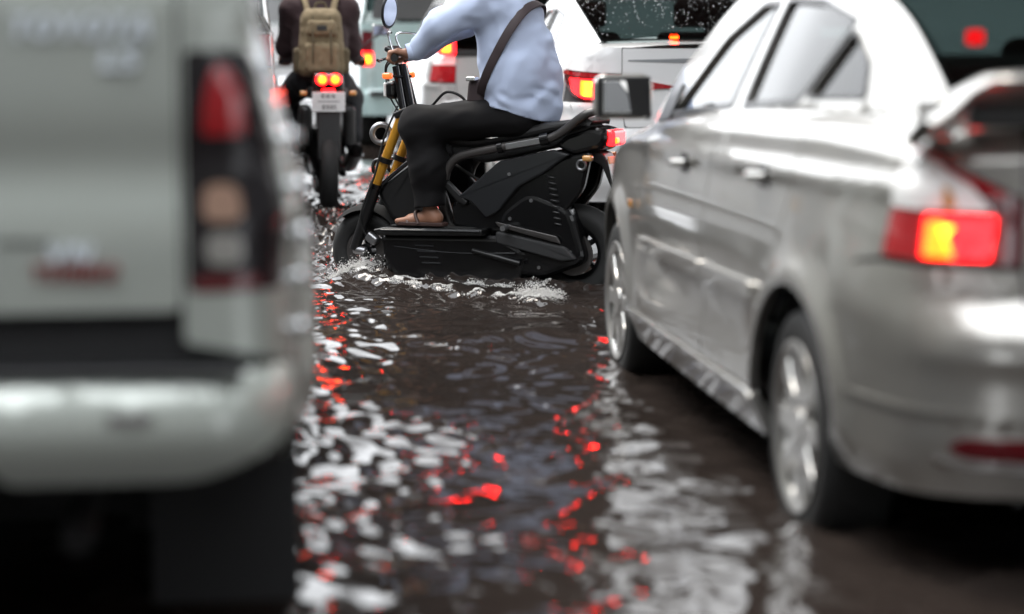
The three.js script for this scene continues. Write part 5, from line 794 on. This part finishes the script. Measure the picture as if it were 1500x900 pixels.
// ---------------------------------------------------------------- splashes and foam round the front wheel and along the wake
{
  const put = (name, label, list, m) => { const geo = new THREE.IcosahedronGeometry(1, 1), im = new THREE.InstancedMesh(geo, m, list.length), q = new THREE.Quaternion(), M4 = new THREE.Matrix4(); list.forEach(([x, y, z, r], i) => { q.setFromEuler(new THREE.Euler(rnd() * 6, rnd() * 6, rnd() * 6)); M4.compose(V(x, y, z), q, V(r * (0.7 + rnd()), r * (0.6 + 0.6 * rnd()), r)); im.setMatrixAt(i, M4); }); im.name = name; im.castShadow = im.receiveShadow = true; im.userData = { kind: 'stuff', label, category: 'water' }; scene.add(im); };
  const gs = () => (rnd() + rnd() + rnd() - 1.5) * 1.2, L1 = [], L2 = [];
  const foamAt = (list, x, z, up, r) => list.push([x, WATER + waterHeight(x, z) + up, z, r]);
  for (let i = 0; i < 7000; i++) { const t = Math.pow(rnd(), 1.2) * 1.25, s = -0.16 - 0.42 * t + gs() * (0.02 + 0.02 * t), [x, z] = bikePt(0.60 - t, s); if (n2(x * 6, z * 6) > -0.15) foamAt(L1, x, z, 0.001, 0.0009 + 0.0022 * rnd() ** 3); }
  for (let i = 0; i < 2600; i++) { const t = rnd() * 0.9, s = -0.19 + gs() * 0.02, [x, z] = bikePt(0.42 - t, s); if (n2(x * 5, z * 5 + 9) > 0) foamAt(L1, x, z, 0.001, 0.0009 + 0.0022 * rnd() ** 3); }
  for (let i = 0; i < 3500; i++) { const [x, z] = bikePt(0.60 + gs() * 0.12, -0.12 + gs() * 0.06); foamAt(L1, x, z, Math.abs(gs()) * 0.05 * rnd(), 0.0009 + 0.0022 * rnd() ** 3); }
  for (const [sx, sz, r] of splashes) for (let i = 0; i < 5000; i++) { const x = sx + gs() * r * 0.75 + 0.02, z = sz + gs() * r * 0.6; foamAt(L2, x, z, Math.abs(gs()) * 0.04 * rnd(), 0.0009 + 0.0026 * rnd() ** 3); }
  put('wake_foam', 'white foam trailing from the front wheel of the black motorcycle', L1, M.foam); put('water_splash', 'small frothy splash in the water beside the black motorcycle', L2, M.foam);
}
// ---------------------------------------------------------------- street out of view, placed to darken reflections and rear faces: shop-houses on both sides and ahead, and the footbridge over the camera's back
{
  const walls = [[0.24, 0.23, 0.21], [0.17, 0.165, 0.16], [0.28, 0.25, 0.21], [0.14, 0.145, 0.15], [0.20, 0.19, 0.17]].map((c) => mat(...c, 0.9, { bumpMap: grime, bumpScale: 0.01 })), pane = mat(0.03, 0.035, 0.04, 0.08), frame = mat(0.10, 0.10, 0.10, 0.6), shutter = mat(0.16, 0.17, 0.18, 0.6, { metalness: 0.3 });
  const wg = rbox(1.5, 1.4, 0.06, 0.01), sg = rbox(1.8, 0.10, 0.3, 0.02), shg = rbox(3.2, 2.7, 0.08, 0.02), ag = rbox(3.9, 0.08, 1.0, 0.02);
  let n = 0;
  const house = (x, z, turn, w, h, d, label) => {
    const b = thing('unseen_shophouse', label, 'building', [x, 0, z], turn, 'unseen buildings lining the street'), floors = Math.round((h - 4) / 3.2), bays = Math.round(w / 4), m = walls[n++ % walls.length];  // out of view; heights chosen to darken reflections in paint and water
    part('wall', rbox(w, h, d, 0.03).translate(0, h / 2, -d / 2), m, b); const r = part('roof', rbox(w + 0.3, 0.35, d + 0.3, 0.04).translate(0, h + 0.17, -d / 2), frame, b); part('water_tank', new THREE.CylinderGeometry(0.8, 0.8, 1.6, 20).translate(w * 0.2, h + 1.1, -d / 2), frame, r);
    for (let i = 0; i < bays; i++) { const cx = (i - (bays - 1) / 2) * (w / bays); part('shop_shutter', shg.clone().translate(cx, 1.45, 0.03), shutter, b); part('awning', at(ag.clone(), cx, 3.15, 0.5, 0.15), frame, b);
      for (let k = 0; k < floors; k++) { const cy = 5.2 + k * 3.2, wd = part('window', wg.clone().translate(cx, cy, 0.02), pane, b); part('sill', sg.clone().translate(cx, cy - 0.8, 0.12), frame, wd); } }
  };
  for (let i = 0; i < 6; i++) house(-13, -8 - (i - 1) * 12.2, PI / 2, 12, i < 2 ? 14 + i * 2 : 7.2, 10, `shophouse out of view in the row on the pickup's side, ${['at its near end', 'abreast of the pickup', 'just past the pickup', 'abreast of the far motorcycle', 'past the teal van', 'at its far end'][i]}`);
  for (let i = 0; i < 2; i++) house(19, -8 - (i - 1) * 12.2, -PI / 2, 12, 13 + ((i + 1) % 3) * 2.4, 10, `shophouse out of view in the row beyond the viaduct, ${['at its near end', 'abreast of the sedan', 'just past the sedan', 'abreast of the silver hatchback', 'past the teal van', 'at its far end'][i]}`);
  for (let i = 0; i < 3; i++) house(-12 + i * 13, 34, PI, 12.8, 17 + (i % 2) * 3, 10, `tall block out of view, closing the street beyond the footbridge, ${['on the pickup side', 'in the middle', 'under the viaduct side'][i]}`);  // unseen, placed to darken what the pickup tailgate and lamp reflect
  const con = walls[3], dark = mat(0.10, 0.10, 0.098, 0.9, { bumpMap: grime, bumpScale: 0.01 });
  const fb = thing('unseen_footbridge', 'concrete footbridge out of view over the flooded road, shading the pickup tailgate and sedan rear', 'unseen_footbridge', [0, 0, 8]);  // unseen; shades the pickup tailgate and the rear of the sedan
  part('deck', rbox(32, 0.6, 13, 0.05).translate(1, 5.5, 0), dark, fb);
  for (const z of [-6.4, 6.4]) part('parapet', rbox(32, 1.1, 0.15, 0.03).translate(1, 6.34, z), con, fb);
  for (const x of [-9, 12.5]) { part('column', rbox(1, 5.0, 1.4, 0.1).translate(x, 2.5, 0), con, fb); part('crosshead', rbox(1.6, 0.5, 11, 0.1).translate(x, 4.97, 0), con, fb); }
  // unseen traffic signals on a mast arm ahead, placed for red glitter in the water
  const ts = thing('unseen_traffic_signal', 'unseen traffic signal mast with two red lights over the lanes, for red glitter on the water', 'traffic signal', [0, 0, -26]), pole = mat(0.12, 0.12, 0.12, 0.5, { metalness: 0.5 }), sig = mat(0.5, 0.01, 0.01, 0.3, { emissive: C(1, 0.006, 0.008), emissiveIntensity: 9 });
  part('mast', [tube([[12.2, 0, 0], [12.2, 4.5, 0], [11.6, 5.3, 0], [10, 5.5, 0], [2.0, 5.6, 0]], 0.09, 60, 12)], pole, ts);
  for (const [x, y] of [[2.43, 4.35], [3.92, 4.45]]) {
    const h = group('signal_head', ts); part('hanger', rod([x, y + 0.2, 0], [x, 5.58, 0], 0.03), pole, h); part('backboard', rbox(0.62, 1.35, 0.03, 0.02).translate(x, y - 0.35, -0.1), M.matte, h); part('casing', rbox(0.38, 1.12, 0.22, 0.05).translate(x, y - 0.35, 0), M.matte, h);
    part('red_lens', at(sphere(0.15, 0, 0, 0, 1, 1, 0.25), x, y, 0.115), sig, h); part('amber_lens', at(sphere(0.15, 0, 0, 0, 1, 1, 0.25), x, y - 0.35, 0.115), M.packdark, h); part('green_lens', at(sphere(0.15, 0, 0, 0, 1, 1, 0.25), x, y - 0.7, 0.115), M.ink, h);
    lampLight(x, y, 0.25, 8, ts);
  }
  const vd = thing('unseen_viaduct', 'long concrete viaduct carrying a railway out of view above the right-hand lanes, darkening rear windows and water', 'unseen_viaduct', [0, 0, -60]);  // unseen; its edge is set to darken rear glass and near water
  part('deck', rbox(9.5, 1.2, 118, 0.1).translate(6.35, 8.2, 0), dark, vd);
  for (const x of [1.7, 11]) part('parapet', rbox(0.2, 1.2, 118, 0.04).translate(x, 9.38, 0), con, vd);
  for (let i = 0; i < 5; i++) part('pier', [new THREE.CylinderGeometry(0.9, 0.9, 7.4, 28).translate(9.2, 3.65, 48 - i * 25)], con, vd);
}
renderer.render(scene, camera);
